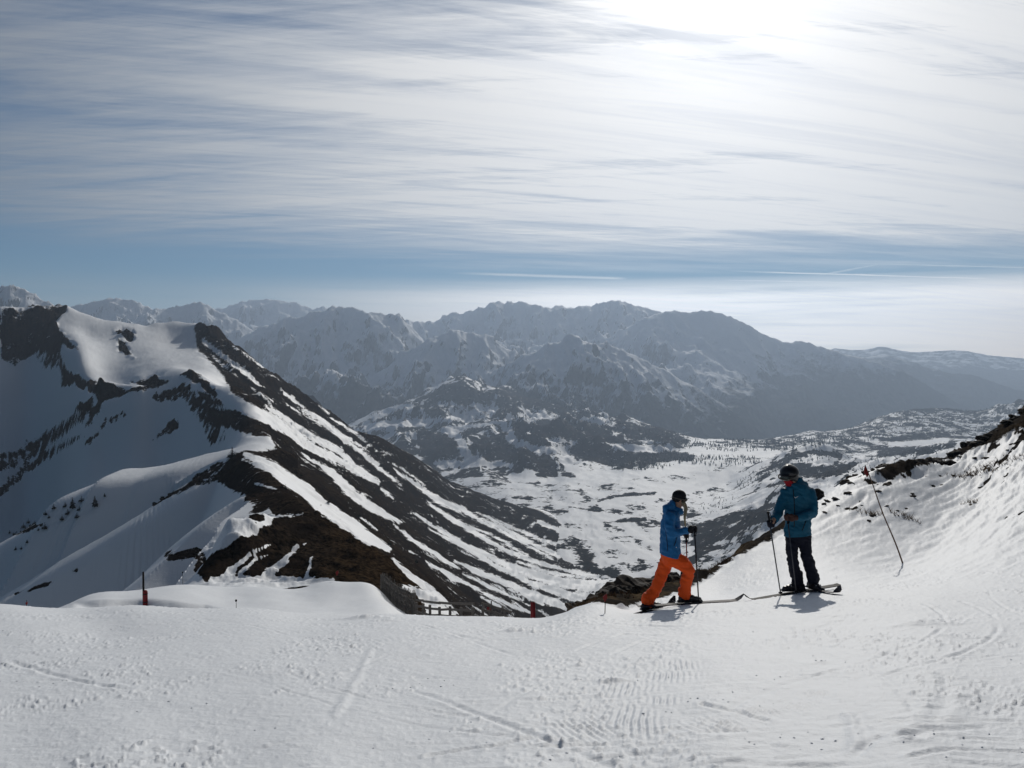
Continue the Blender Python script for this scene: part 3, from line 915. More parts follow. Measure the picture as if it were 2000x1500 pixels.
st((828, 900, 4), (844, 932, 11), (870, 945, 8), (912, 956, 5)); st((705, 1010, 2), (735, 1035, 3)); st((760, 900, 2), (800, 925, 3), (830, 948, 3)); st((940, 975, 4), (1010, 1005, 7), (1080, 1030, 8), (1140, 1060, 9)); st((900, 1020, 3), (960, 1045, 4), (1030, 1085, 5))
st((1010, 1096, 4), (1080, 1120, 6), (1140, 1128, 6)); st((960, 1140, 3), (1010, 1158, 4), (1060, 1180, 6)); st((500, 1020, 4), (540, 1010, 6), (590, 1004, 2)); st((420, 1072, 3), (445, 1062, 4)); st((1100, 1050, 8), (1160, 1075, 12), (1200, 1100, 14)); st((930, 1000, 3), (1000, 1030, 6), (1060, 1055, 6), (1110, 1070, 7))
# snow lying against the foot of the hump
st((440, 1128, 20), (470, 1100, 9), (505, 1075, 6), (530, 1062, 3)); st((520, 1125, 18), (560, 1090, 10), (580, 1068, 7), (598, 1060, 2)); st((600, 1128, 8), (605, 1100, 4), (608, 1085, 2)); st((420, 1140, 26), (520, 1140, 26), (620, 1136, 16), (650, 1134, 9))
st((470, 1120, 8), (500, 1095, 5), (520, 1085, 3)); st((783, 1147, 10), (817, 1154, 14), (840, 1172, 22), (850, 1190, 34), (880, 1204, 16))
snow2 = np.clip(-E / 5, -1, 1)
jit = 3.0 * fbm(X2 / 9 + wob, Y2 / 14, 4, 121) + hump * 9 * fbm(X2 / 3.5, Y2 / 3.5, 4, 124)
jy = 2.4 * fbm(X2 / 7, Y2 / 11, 4, 123) + hump * 7 * fbm(X2 / 3, Y2 / 3, 4, 126)
for pl in S:
    f_ = local(lambda a, b, p: (lambda r: (r[1] * .54 - r[0]) / 3.2)(seg_dist(a, b, p)), PX2 + jit, PY2 + jy, pl, 40, -9.)
    snow2 = np.maximum(snow2, np.clip(f_, -1, 1))
# finer streaks between the traced ones
fs = fbm(fc / 11 + wob * 2.4, fa / 150, 4, 125, gain=.6)
snow2 = np.where(east > .5, np.maximum(snow2, np.clip((fs - .47 + .16 * sstep(PY2, 950, 1100) * sstep(PX2, 750, 1050) - .5 * hump) * 3.2, -1, 1)), snow2)
rib = sstep(local(lambda a, b, p: poly_sd(a, b, p), PX2, PY2, [(705, 838), (745, 848), (800, 878), (860, 923), (930, 958), (1000, 980), (1060, 1005), (1040, 1030), (960, 1005), (900, 985), (850, 955), (800, 925), (750, 893), (712, 862)], 40, -99.), -4, 8)
snow2 = np.where(rib > .3, np.minimum(snow2, -.55 * rib + .9 * fs), snow2)
snow2 = np.minimum(snow2, np.clip(-np.minimum(cm, 5) / 4 + 1.7 * fbm(X2 / 16, Y2 / 30, 5, 127, gain=.6) + .62 * sstep(PX2, 125, 90), -1, 1))
# dark speckle of rock and scrub on the shaded face
spk = [((0, 905, 26), (60, 880, 26), (110, 845, 20), (175, 800, 14)), ((0, 960, 14), (40, 925, 12), (90, 890, 12), (160, 850, 8)), ((310, 775, 16), (360, 762, 22), (400, 800, 34), (420, 850, 26)), ((200, 830, 12), (240, 810, 10)), ((330, 1085, 14), (380, 1080, 14), (400, 1100, 12)),
       ((480, 960, 16), (520, 985, 24), (500, 1010, 20)), ((430, 905, 8), (350, 955, 8), (300, 985, 5)), ((0, 640, 40), (60, 640, 40), (100, 700, 30)), ((60, 1030, 8), (30, 1040, 8), (80, 1025, 6)), ((30, 1160, 4), (90, 1140, 4), (150, 1115, 4)), ((170, 865, 8), (190, 850, 8)),
       ((430, 930, 18), (470, 950, 20), (520, 975, 20)), ((200, 780, 14), (170, 830, 8)), ((340, 830, 14), (300, 860, 6)), ((395, 1085, 12), (385, 1110, 12))]
sp = np.zeros(X2.shape)
for pl in spk:
    sp = np.maximum(sp, local(lambda a, b, p: (lambda r: sstep(r[1] - r[0], -r[1] * .5, r[1] * .8))(seg_dist(a, b, p)), PX2, PY2, pl, 60, 0.))
sn_ = fbm(wa / 16, wc / 5, 5, 131, gain=.62)
snow2 = np.minimum(snow2, np.clip(1.15 - (sn_ + .06 + .48 * sp) * 2.1 * (.35 + sp), -1, 1))
snow2 = np.maximum(snow2, -.82)
grass2 = sstep(fbm(X2 / 30, Y2 / 60, 4, 133) + .9 * sstep(Y2, 240, 120) * sstep(PX2, 590, 700) , .0, .6) * (.7 - .3 * sstep(Y2, 300, 800)) * (1 - .9 * hump * sstep(PX2, 620, 540))
mat_ridge = terrain_mat('ridge_ground', .55, edge=.55, sharp=.10, bump=1.0, bumpd=1.2, detail=7, snow_rough=.62, spec=.22, snowbump=.15,
                        rock_a=(.006, .005, .004), rock_b=(.052, .038, .027), rock_c=(.020, .015, .012), grass_a=(.012, .008, .005), grass_b=(.070, .046, .026), gully=(fx, fy))
ob_ridge = grid_mesh('mountain_ridge', X2, Y2, Z2, dict(snow=snow2, grass=grass2, gully=east * (1 - .75 * hump)), mat_ridge)

# ------------------------------------------------------------------ the valley floor and its hills
V_ = []
def fl(px, py, z=-350.):       # a point on the valley floor, seen at that pixel
    P = W(px, py, 1.0)
    return (px, py, z / P[2])
for p in [(1200, 1150), (1300, 1150), (1100, 1130), (1230, 1100), (1150, 1080), (1300, 1080), (1090, 1040), (1180, 1030), (1100, 985), (1200, 985), (1280, 960), (1000, 950), (1100, 945), (1200, 930), (1300, 925), (1350, 905), (1240, 912), (1430, 905), (1360, 890), (1450, 892), (1000, 1000), (950, 935)]:
    V_.append(fl(*p))
V_ += [(1100, 1230, 1150), (1300, 1230, 1150), (1500, 1230, 1000), (1800, 1150, 900), (2100, 1100, 900), (800, 1230, 1150), (500, 1100, 1400), (800, 1000, 2100), (500, 950, 2400), (200, 950, 2400), (-200, 950, 2500)]
# spur and hillside on the right of the valley
V_ += [(1380, 1100, 1350), (1480, 1080, 1250), (1600, 1060, 1100), (1440, 1030, 1500), (1540, 1000, 1420), (1640, 980, 1300), (1800, 950, 1300), (1360, 1000, 1900), (1450, 975, 1900), (1540, 940, 1900), (1650, 925, 1850), (1800, 900, 1900), (2000, 870, 1900), (2200, 860, 1900),
       (1420, 945, 2450), (1470, 922, 2450), (1520, 898, 2480), (1550, 882, 2500), (1590, 875, 2520), (1630, 884, 2540), (1660, 895, 2560), (1720, 900, 2500), (1640, 912, 2300), (1580, 915, 2250), (1520, 925, 2250)]
V_ += [(1590, 895, 2800), (1640, 898, 2900), (1700, 888, 3000), (1800, 872, 3100), (1900, 862, 3200), (2050, 850, 3200), (1500, 888, 3000), (1560, 870, 3300), (1640, 868, 3400)]
V_ += [(1720, 858, 3500), (1800, 848, 3700), (1860, 846, 3700), (1940, 840, 3900), (2100, 820, 3900)]
V_ += [(1400, 860, 4100), (1460, 864, 4300), (1520, 862, 4500), (1570, 852, 4700), (1620, 846, 4700), (1690, 828, 4800), (1730, 812, 4850), (1780, 802, 4900), (1840, 800, 4900), (1870, 804, 4900), (1930, 800, 4900), (1990, 786, 4800), (2080, 772, 4700), (2300, 750, 4700)]
# hill in the middle
hill_sky = [(640, 850, 4300), (700, 820, 4300), (730, 806, 4300), (775, 792, 4300), (830, 772, 4300), (866, 752, 4300), (905, 741, 4300), (925, 748, 4300), (942, 758, 4320), (960, 756, 4340), (985, 760, 4400), (1010, 770, 4400), (1040, 779, 4400), (1085, 793, 4300), (1150, 811, 4200), (1200, 817, 4100), (1260, 828, 4000), (1310, 842, 3900)]
V_ += dense(hill_sky, 2)
V_ += [(760, 830, 3800), (700, 850, 3700), (830, 820, 3900), (900, 790, 3950), (950, 800, 3900), (1020, 810, 3900), (860, 850, 3500), (960, 840, 3450), (1040, 822, 3500), (1100, 835, 3500), (1180, 845, 3500), (1250, 862, 3350), (1330, 880, 3200),
       (820, 880, 3100), (900, 870, 3150), (980, 872, 3050), (1060, 852, 3000), (1110, 860, 2950), (1160, 872, 2950), (1230, 885, 2950), (850, 915, 2800), (930, 915, 2700), (1020, 900, 2650), (1080, 885, 2650), (1130, 905, 2650), (1000, 925, 2550), (1080, 922, 2520), (1180, 905, 2750), (1300, 892, 2950)]
back = hill_sky[::2] + [(1400, 860, 4100), (1520, 862, 4500), (1620, 846, 4700), (1730, 812, 4850), (1840, 800, 4900), (1990, 786, 4800), (2300, 750, 4700)]
V_ += [(px, py + 45, d * 1.22) for px, py, d in back] + [(px, py + 90, 8500) for px, py, d in back[::2]]
V_ += [(-300, 900, 5200), (0, 900, 5200), (300, 900, 5200), (500, 880, 5000), (-300, 900, 8500), (200, 900, 8500), (600, 900, 8500)]
VAL = Field(V_, eps=.20)
NC3, NR3 = 780, 330
px3 = np.linspace(420, 2240, NC3)
l3 = np.linspace(math.log(1080), math.log(8400), NR3)
Y3, U3 = np.meshgrid(np.exp(l3), (px3 - 1000) / F, indexing='ij')
X3 = Y3 * U3
Z3 = eval_grid(VAL, px3, l3, 2)
PX3, PY3 = proj(X3, Y3, Z3)
bz = Z3.copy()
rel = sstep(Z3, -345, -300)                       # hilly parts
far3 = sstep(Y3, 3300, 3900)
hillpoly = [(620, 862), (700, 812), (830, 762), (905, 730), (1000, 755), (1100, 785), (1200, 808), (1320, 838), (1340, 880), (1300, 906), (1210, 918), (1150, 900), (1100, 925), (950, 930), (850, 925), (800, 895), (740, 868)]
wv = fbm(X3 / 700, Y3 / 900, 3, 201)
r3 = ridged(X3 / 300 + wv * .4, Y3 / 420, 6, 203, gain=.5)
kn = fbm(X3 / 120, Y3 / 150, 5, 205, gain=.55)
crestfade = 1 - .75 * sstep(-np.abs(Y3 - 4300), -380, -40) * sstep(PX3, 1420, 1240)
Z3 = Z3 + ((r3 - .42) * (48 + 60 * sstep(poly_sd(PX3, PY3, hillpoly), -5, 25)) * np.maximum(rel, .75 * sstep(poly_sd(PX3, PY3, hillpoly), -5, 25)) + kn * (13 + 11 * sstep(PX3, 1500, 1300)) * rel) * crestfade + kn * (4.0 + 7 * far3) + 2.2 * fbm(X3 / 40, Y3 / 60, 4, 207)
plateau = sstep(PX3, 1380, 1500) * sstep(Y3, 2700, 3300)
Z3 = Z3 + plateau * (18 * fbm(X3 / 260, Y3 / 420, 5, 209, gain=.6))
# meander terraces on the floor
terr = fbm(X3 / 90 + .6 * wv, Y3 / 240, 4, 211)
Z3 = Z3 + (1 - rel) * 2.5 * np.round(terr * 3) / 3
PX3, PY3 = proj(X3, Y3, Z3)
gy, gx = np.gradient(Z3)
dx_ = np.gradient(X3, axis=1); dy_ = np.gradient(Y3, axis=0)
slx = gx / dx_; sly = gy / dy_ - U3 * slx
slope = np.hypot(slx, sly)
conc = kn * .5 + (r3 - .42) * 2.0
nz = fbm(X3 / 75, Y3 / 130, 5, 213, gain=.6)
nz2 = fbm(X3 / 28, Y3 / 70, 4, 215, gain=.6)
nz0 = fbm(X3 / 260, Y3 / 420, 3, 217)
# hills: turf on the convex ground, snow left in the hollows; flats: snow with bare patches
bs = .42 - 1.05 * (nz - .0) - .9 * nz0
s_flat = .30 - 1.7 * nz - .9 * nz2 - .6 * nz0
s_hill = -.42 - 1.6 * conc * .55 - 1.1 * nz - 1.1 * nz2
vein = np.abs(fbm(X3 / 210 + .5 * wv, Y3 / 300, 4, 221, gain=.55)); vein2 = np.abs(fbm(X3 / 80, Y3 / 150, 4, 223))
s_hill = s_hill + 1.35 * np.exp(-(vein / .045) ** 2) + .55 * np.exp(-(vein2 / .05) ** 2) - .12
s_hill = s_hill + .40 * sstep(PX3, 1000, 720) * sstep(Y3, 3000, 3600)
hillness = sstep(poly_sd(PX3, PY3, hillpoly) + 14 * nz, -8, 8)
snow3 = s_flat * (1 - hillness) + s_hill * hillness
right = sstep(PX3, 1330, 1480) * sstep(Y3, 2900, 2600)
# streaks that follow the hillside right of the valley
st_a = fbm((X3 * .62 + Y3 * .78) / 230, (-X3 * .78 + Y3 * .62) / 34, 5, 219, gain=.58)
snow3 = snow3 * (1 - right) + right * (.38 - 1.9 * st_a - .5 * nz2)
snow3 = snow3 * (1 - plateau) + plateau * (-.12 - 1.5 * nz - 1.0 * nz2)
edge3 = sstep(Y3, 4500, 5200)
snow3 = snow3 * (1 - edge3) + edge3 * (-1)
# traced features
VS = []
def sv(val, *p): VS.append((val, p))
sv(1, (700, 822, 7), (760, 800, 6), (800, 790, 3)); sv(1, (720, 835, 10), (780, 828, 8), (850, 822, 6), (900, 815, 4)); sv(1, (945, 760, 2), (960, 768, 3), (975, 775, 3)); sv(1, (865, 840, 7), (930, 832, 5), (980, 824, 4), (1030, 808, 2))
sv(1, (880, 843, 9), (895, 855, 11), (905, 875, 11), (915, 895, 10), (940, 902, 10)); sv(1, (990, 855, 6), (1030, 870, 7), (1050, 878, 7), (1100, 876, 4), (1106, 900, 12), (1112, 915, 10)); sv(1, (985, 830, 9), (1000, 846, 7), (995, 856, 4))
sv(1, (855, 905, 9), (920, 906, 7), (1000, 905, 4)); sv(1, (1030, 820, 4), (1060, 815, 4), (1085, 812, 3)); sv(1, (1156, 815, 6), (1200, 828, 5)); sv(1, (1200, 872, 8), (1280, 878, 10), (1350, 884, 7), (1480, 884, 11), (1520, 884, 6)); sv(1, (1000, 932, 9), (1110, 935, 12), (1250, 925, 12), (1400, 905, 12))
sv(1, (1180, 980, 16), (1280, 962, 18), (1380, 945, 14), (1450, 930, 9)); sv(1, (1120, 1000, 10), (1220, 1020, 12), (1250, 1045, 12)); sv(1, (1180, 1150, 14), (1250, 1130, 14), (1300, 1110, 10)); sv(1, (860, 790, 5), (900, 785, 5), (940, 780, 3)); sv(1, (1060, 877, 3), (1106, 876, 4))
sv(-1, (905, 750, 10), (850, 775, 14), (920, 775, 18), (960, 770, 8)); sv(-1, (970, 762, 7), (1040, 785, 10), (1100, 805, 8)); sv(-1, (830, 860, 20), (880, 870, 18), (850, 885, 18)); sv(-1, (960, 880, 18), (1000, 890, 20), (1070, 900, 14), (940, 870, 12)); sv(-1, (1060, 835, 20), (1120, 845, 20), (1180, 850, 16))
sv(-1, (1130, 880, 18), (1180, 892, 18), (1230, 908, 10)); sv(-1, (1250, 900, 12), (1310, 890, 13), (1350, 893, 9)); sv(-1, (1230, 840, 12), (1290, 852, 12), (1340, 862, 8)); sv(-1, (830, 925, 6), (870, 935, 6)); sv(-1, (880, 930, 5), (940, 928, 4)); sv(-1, (1050, 928, 5), (1085, 928, 6)); sv(-1, (1100, 927, 5), (1120, 929, 6))
sv(-1, (1170, 978, 3), (1210, 967, 4), (1280, 963, 3)); sv(-1, (1180, 1020, 3), (1260, 1015, 4)); sv(-1, (1360, 1040, 12), (1420, 1015, 14), (1480, 1000, 10), (1540, 975, 5)); sv(-1, (1360, 1058, 12), (1430, 1035, 10), (1500, 1010, 8)); sv(-1, (1360, 1075, 8), (1400, 1050, 10), (1450, 1040, 6))
sv(-1, (1350, 1095, 8), (1380, 1075, 6), (1430, 1062, 4)); sv(-1, (1530, 912, 12), (1580, 920, 16), (1640, 918, 12), (1670, 905, 6)); sv(-1, (1480, 925, 4), (1520, 905, 7), (1560, 888, 8), (1610, 884, 6), (1640, 892, 6)); sv(-1, (1560, 995, 10), (1620, 975, 12), (1680, 950, 8)); sv(-1, (1500, 950, 4), (1560, 935, 6), (1500, 975, 3))
sv(1, (1580, 890, 5), (1600, 898, 8), (1620, 904, 6)); sv(-1, (1720, 885, 10), (1800, 875, 12), (1860, 868, 8)); sv(1, (1740, 868, 5), (1800, 866, 7), (1850, 860, 5)); sv(-1, (1740, 858, 5), (1800, 852, 6), (1850, 850, 5))
for val, pl in VS:
    f_ = local(lambda a, b, p: (lambda r: np.clip((r[1] * .8 - r[0]) / 4.5 + .5, 0, 1))(seg_dist(a, b, p)), PX3 + 9 * nz, PY3 + 5 * nz2, pl, 40, 0.)
    snow3 = snow3 * (1 - f_ * .92) + f_ * .92 * (val * .8 - .5 * nz2)
snow3 = np.clip(snow3 * 1.2, -.52 - .35 * edge3, .85)
mat_val = terrain_mat('valley_ground', .05, edge=.75, sharp=.12, bump=.5, bumpd=8, detail=7, snow_rough=.68, spec=.18, snowbump=.3,
                      rock_a=(.014, .012, .010), rock_b=(.050, .040, .031), rock_c=(.022, .021, .018))
ob_val = grid_mesh('valley_floor', X3, Y3, Z3, dict(snow=snow3, grass=np.zeros(X3.shape)), mat_val)

# ------------------------------------------------------------------ far ranges
def prof(pts):
    xs = np.array([p[0] for p in pts], float)
    return xs, pts

RANGES = [
    # skyline (px, py), distance, near slope, far slope
    ([(-400, 620), (-150, 600), (-60, 585), (0, 560), (25, 556), (60, 568), (90, 588), (130, 600), (200, 640), (300, 700), (420, 760), (600, 900)], 4680, .42, .5),
    ([(-400, 640), (60, 620), (130, 600), (170, 593), (205, 585), (225, 581), (245, 586), (262, 585), (280, 595), (300, 603), (325, 603), (345, 598), (365, 596), (385, 589), (400, 592), (420, 602), (440, 606), (470, 625), (520, 660), (600, 720), (700, 800)], 6840, .50, .5),
    ([(300, 640), (400, 612), (430, 603), (450, 598), (475, 588), (500, 586), (520, 584), (545, 586), (565, 590), (585, 592), (605, 602), (630, 606), (660, 600), (700, 612), (800, 660), (900, 720)], 9720, .45, .5),
    ([(380, 700), (480, 650), (560, 620), (600, 612), (622, 601), (640, 597), (665, 600), (690, 599), (705, 606), (725, 612), (735, 608), (755, 615), (775, 612), (795, 622), (812, 640), (835, 665), (880, 720), (950, 780)], 6480, .48, .5),
    ([(560, 660), (800, 628), (850, 628), (870, 616), (885, 608), (900, 614), (920, 606), (940, 600), (955, 597), (968, 585), (982, 592), (1000, 590), (1015, 588), (1035, 594), (1060, 597), (1072, 604), (1088, 595), (1105, 599), (1115, 604), (1125, 598), (1150, 597), (1165, 595), (1178, 588), (1195, 589), (1210, 585),
      (1228, 594), (1250, 598), (1275, 605), (1300, 612), (1400, 640), (1500, 700), (1650, 780)], 8640, .46, .5),
    ([(1060, 760), (1120, 700), (1180, 660), (1230, 635), (1280, 612), (1318, 606), (1340, 611), (1365, 607), (1385, 607), (1410, 613), (1430, 620), (1455, 632), (1468, 638), (1484, 650), (1510, 660), (1538, 670), (1562, 665), (1580, 670), (1610, 680), (1660, 693), (1700, 705), (1760, 722), (1800, 745), (1850, 775), (1920, 810), (2000, 850)], 7560, .50, .45),
    ([(1500, 720), (1600, 700), (1700, 694), (1740, 692), (1780, 705), (1830, 722), (1870, 730), (1900, 728), (1950, 750), (2000, 762), (2100, 785), (2300, 800)], 9000, .35, .4),
    ([(1500, 690), (1600, 681), (1640, 681), (1665, 684), (1695, 682), (1722, 676), (1745, 682), (1780, 688), (1810, 687), (1860, 684), (1890, 686), (1930, 694), (2000, 700), (2100, 705), (2400, 712)], 12300, .2, .3),
    ([(500, 850), (600, 800), (660, 765), (720, 728), (780, 692), (840, 662), (880, 648), (905, 643), (935, 646), (960, 655), (985, 668), (1010, 690), (1060, 740), (1120, 800)], 5760, .42, .55),
    ([(860, 800), (920, 752), (960, 730), (1010, 700), (1060, 672), (1100, 657), (1130, 655), (1170, 662), (1220, 685), (1270, 700), (1330, 735), (1400, 780), (1500, 850)], 5328, .40, .55),
    ([(540, 805), (585, 775), (600, 764), (612, 764), (622, 778), (640, 800), (700, 850)], 2700, .7, .7),
]
NC4, NR4 = 940, 300
px4 = np.linspace(-260, 2260, NC4)
l4 = np.concatenate([np.linspace(math.log(4200), math.log(10500), 260, endpoint=False), np.linspace(math.log(10500), math.log(13000), 40)])
Y4, U4 = np.meshgrid(np.exp(l4), (px4 - 1000) / F, indexing='ij')
X4 = Y4 * U4
COLP = np.broadcast_to(px4[None], X4.shape)
base4 = -760 - 120 * sstep(Y4, 4500, 7000) + 60 * fbm(X4 / 1500, Y4 / 1500, 4, 301)
Z4 = base4
wA = fbm(X4 / 1800, Y4 / 1800, 4, 303); wB = fbm(X4 / 1800, Y4 / 1800, 4, 304)
wx4 = X4 + 300 * wA; wy4 = Y4 + 300 * wB
rg = ridged(wx4 / 620, wy4 / 1250, 8, 305, gain=.50)
rg2 = ridged(wx4 / 210, wy4 / 330, 6, 309, gain=.55)
cols_t = np.zeros((len(RANGES) - 1, NC4))
for k, (sk, D, sn, sf) in enumerate(RANGES[:-1]):
    xs = [p[0] for p in sk]; ys = [p[1] for p in sk]
    xs = [xs[0] - 150] + xs + [xs[-1] + 150]; ys = [ys[0] + 260] + ys + [ys[-1] + 260]
    py_c = np.interp(px4, xs, ys, left=1200, right=1200)
    py_c = np.convolve(np.pad(py_c, 12, mode='edge'), np.ones(25) / 25, mode='valid')
    # distance of the crest line wanders, so spurs and cirques appear
    Dc = D * (1 + .045 * fbm(px4 / 260, px4 * 0 + k * 7.7, 3, 320 + k))
    T = W(px4, py_c, 1.0)[:, 2]
    zc = T * Dc
    dd = Y4 - Dc[None]
    e = np.where(dd < 0, -dd * sn, dd * sf)
    hh = zc[None] - e * (1 - .28 * sstep(e, 220, 800))
    amp = 50 + 290 * sstep(e, 0, 380)
    smallamp = 46 + 40 * sstep(e, 0, 150)
    calm4 = (1 - .62 * sstep(px4, 1180, 1420))[None]
    hh = hh + calm4 * (rg - .55) * amp * (.55 if D > 12000 else 1) + calm4 * (rg2 - .5) * smallamp * (.55 if D > 12000 else 1.3)
    Z4 = np.where(hh > Z4, hh, Z4)
# pull each column's skyline onto the traced one
tgt_py = np.full(NC4, 1200.)
for (sk, D, sn, sf) in RANGES[:-1]:
    tgt_py = np.minimum(tgt_py, np.interp(px4, [p[0] for p in sk], [p[1] for p in sk], left=1200, right=1200))
ttan = W(px4, tgt_py, 1.0)[:, 2]
for it in range(2):
    tan = Z4 / Y4
    cur = tan.max(0); am = tan.argmax(0)
    dlt = ttan - cur
    ksz = 9
    dl = np.convolve(np.pad(dlt, ksz // 2, mode='edge'), np.ones(ksz) / ksz, mode='valid')
    dcr = Y4[am, np.arange(NC4)]
    dcr = np.convolve(np.pad(dcr, 4, mode='edge'), np.ones(9) / 9, mode='valid')
    wgt = np.exp(-((Y4 - dcr[None]) / (.16 * dcr[None])) ** 2)
    Z4 = Z4 + (dl[None] * Y4) * wgt * np.where(dl[None] > 0, 1, 1)
PX4, PY4 = proj(X4, Y4, Z4)
gyy, gxx = np.gradient(Z4)
sx4 = gxx / np.gradient(X4, axis=1); sy4 = gyy / np.gradient(Y4, axis=0) - U4 * sx4
sl4 = np.hypot(sx4, sy4)
n4 = fbm(X4 / 160, Y4 / 160, 6, 311, gain=.62)
n4b = fbm(X4 / 900, Y4 / 900, 4, 313)
line = -300 + 150 * n4b + 200 * sstep(PX4, 1350, 1700) + 120 * (rg2 - .5)
alt = np.clip((Z4 - line) / 240, -1.2, 1.0)
snow4 = np.minimum(alt, .95) - np.clip(sl4 - .80, 0, 1) * 1.6 - (.9 - .3 * sstep(PX4, 1200, 1400)) * n4 + .14 - .30 * sstep(PX4, 1250, 1500)
snow4 = np.where(Y4 > 11500, .2 - n4 * 2 - .3, snow4)
snow4 = np.clip(snow4, -1, 1)
mat_far = terrain_mat('far_ground', .006, edge=.34, sharp=.42, bump=.8, bumpd=40, detail=7, snow_rough=.8, spec=.05, snowbump=.8,
                      rock_a=(.035, .033, .030), rock_b=(.09, .085, .078), rock_c=(.045, .047, .042))
ob_far = grid_mesh('far_mountains', X4, Y4, Z4, dict(snow=snow4, grass=np.zeros(X4.shape)), mat_far)

# the ground below and beyond everything, out to the horizon
def ground_sheet():
    xs = np.linspace(-14000, 14000, 60); ys = np.linspace(-1500, 13200, 40)
    gx_, gy_ = np.meshgrid(xs, ys)
    z = -960 + 40 * fbm(gx_ / 4000, gy_ / 4000, 3, 401)
    grid_mesh('ground', gx_, gy_, z, dict(snow=-np.ones(gx_.shape), grass=np.zeros(gx_.shape)), mat_far)
ground_sheet()

# the rock tooth behind the ridge
def tooth():
    sk = RANGES[-1][0]
    xs = np.linspace(545, 690, 70); ds_ = np.linspace(2450, 3000, 24)
    yy, uu = np.meshgrid(ds_, (xs - 1000) / F, indexing='ij')
    xx = yy * uu
    zc = W(xs, np.interp(xs, [p[0] for p in sk], [p[1] for p in sk]), 1.0)[:, 2] * 2700
    zz = zc[None] - np.abs(yy - 2700) * .8 + 16 * fbm(xx / 40, yy / 40, 4, 411) - 4
    zz = np.maximum(zz, -420)
    grid_mesh('rock_tooth', xx, yy, zz, dict(snow=-.7 + .8 * fbm(xx / 30, yy / 30, 3, 413), grass=np.zeros(xx.shape)), mat_val)
tooth()

# ------------------------------------------------------------------ the haze
def haze():
    bm = bmesh.new()
    bmesh.ops.create_cube(bm, size=1)
    for v in bm.verts:
        v.co = Vector((v.co.x * 30000, v.co.y * 15600 + 5600, (v.co.z + .5) * (HZ1 - HZ0) + HZ0))
    me = bpy.data.meshes.new('haze'); bm.to_mesh(me); bm.free()
    ob = bpy.data.objects.new('haze', me); COL.objects.link(ob); ob['kind'] = 'stuff'
    m = bpy.data.materials.new('haze'); m.use_nodes = True
    g = NG(m.node_tree)
    v = g.n('ShaderNodeVolumePrincipled')
    v.inputs['Color'].default_value = HAZE_COL
    v.inputs['Density'].default_value = HAZE
    v.inputs['Anisotropy'].default_value = HAZE_G
    o = g.n('ShaderNodeOutputMaterial'); g.put(o.inputs['Volume'], v.outputs[0])
    me.materials.append(m)
HZ0, HZ1 = -1060, float(max(Z4.max(), 400) + 40)
HAZE, HAZE_COL, HAZE_G = 9.2e-5, (.60, .76, 1.0, 1), .38
haze()

# ------------------------------------------------------------------ object helpers
from mathutils import noise as mnoise
RNG = random.Random(7)


def tag(o, label, cat, group=None):
    o['label'] = label; o['category'] = cat
    if group: o['group'] = group
    return o


def empty(name, loc, label=None, cat=None, group=None, rz=0.):
    o = bpy.data.objects.new(name, None)
    COL.objects.link(o); o.location = loc; o.rotation_euler = (0, 0, rz)
    o.empty_display_size = .2
    if label is not None: tag(o, label, cat, group)
    return o


def mesh_ob(name, me, mat, parent=None, smooth=True):
    if mat and not me.materials: me.materials.append(mat)
    if smooth: me.polygons.foreach_set('use_smooth', np.ones(len(me.polygons), bool))
    o = bpy.data.objects.new(name, me); COL.objects.link(o)
    if parent: o.parent = parent
    return o


def from_bm(name, bm, mat, parent=None, smooth=False, origin=None):
    me = bpy.data.meshes.new(name)
    if origin is not None:
        bmesh.ops.translate(bm, verts=bm.verts, vec=-Vector(origin))
    bmesh.ops.recalc_face_normals(bm, faces=bm.faces)
    bm.to_mesh(me); bm.free()
    return mesh_ob(name, me, mat, parent, smooth)


def add_cyl(bm, a, b, r0, r1=None, seg=8, caps=True):
    """tapered bar between two points"""
    a, b = Vector(a), Vector(b); r1 = r0 if r1 is None else r1
    z = (b - a).normalized(); x = z.orthogonal().normalized(); y = z.cross(x)
    A = [bm.verts.new(a + (x * math.cos(t) + y * math.sin(t)) * r0) for t in [2 * math.pi * i / seg for i in range(seg)]]
    B = [bm.verts.new(b + (x * math.cos(t) + y * math.sin(t)) * r1) for t in [2 * math.pi * i / seg for i in range(seg)]]
    for i in range(seg):
        bm.faces.new((A[i], A[(i + 1) % seg], B[(i + 1) % seg], B[i]))
    if caps:
        bm.faces.new(A[::-1]); bm.faces.new(B)


def add_box(bm, c, size, M=None, bev=0.):
    r = bmesh.ops.create_cube(bm, size=1)
    vs = r['verts']
    for v in vs:
        v.co = Vector((v.co.x * size[0], v.co.y * size[1], v.co.z * size[2]))
    if bev:
        bmesh.ops.bevel(bm, geom=[e for v in vs for e in v.link_edges][:0] or list({e for v in vs for e in v.link_edges}), offset=bev, segments=1, affect='EDGES')
    vs = [v for v in bm.verts if not v.tag]
    for v in vs:
        if M is not None: v.co = M @ v.co
        v.co += Vector(c); v.tag = True


_ELL = {}


def _ell(u, v):
    if (u, v) not in _ELL:
        vs = [(0, 0, 1)] + [(math.sin(math.pi * j / v) * math.cos(2 * math.pi * i / u), math.sin(math.pi * j / v) * math.sin(2 * math.pi * i / u), math.cos(math.pi * j / v)) for j in range(1, v) for i in range(u)] + [(0, 0, -1)]
        fs = [(0, 1 + i, 1 + (i + 1) % u) for i in range(u)]
        for j in range(v - 2):
            for i in range(u):
                a, b = 1 + j * u + i, 1 + j * u + (i + 1) % u
                fs.append((a, a + u, b + u, b))
        k = len(vs) - 1
        fs += [(k, k - u + (i + 1) % u, k - u + i) for i in range(u)]
        _ELL[(u, v)] = (vs, fs)
    return _ELL[(u, v)]


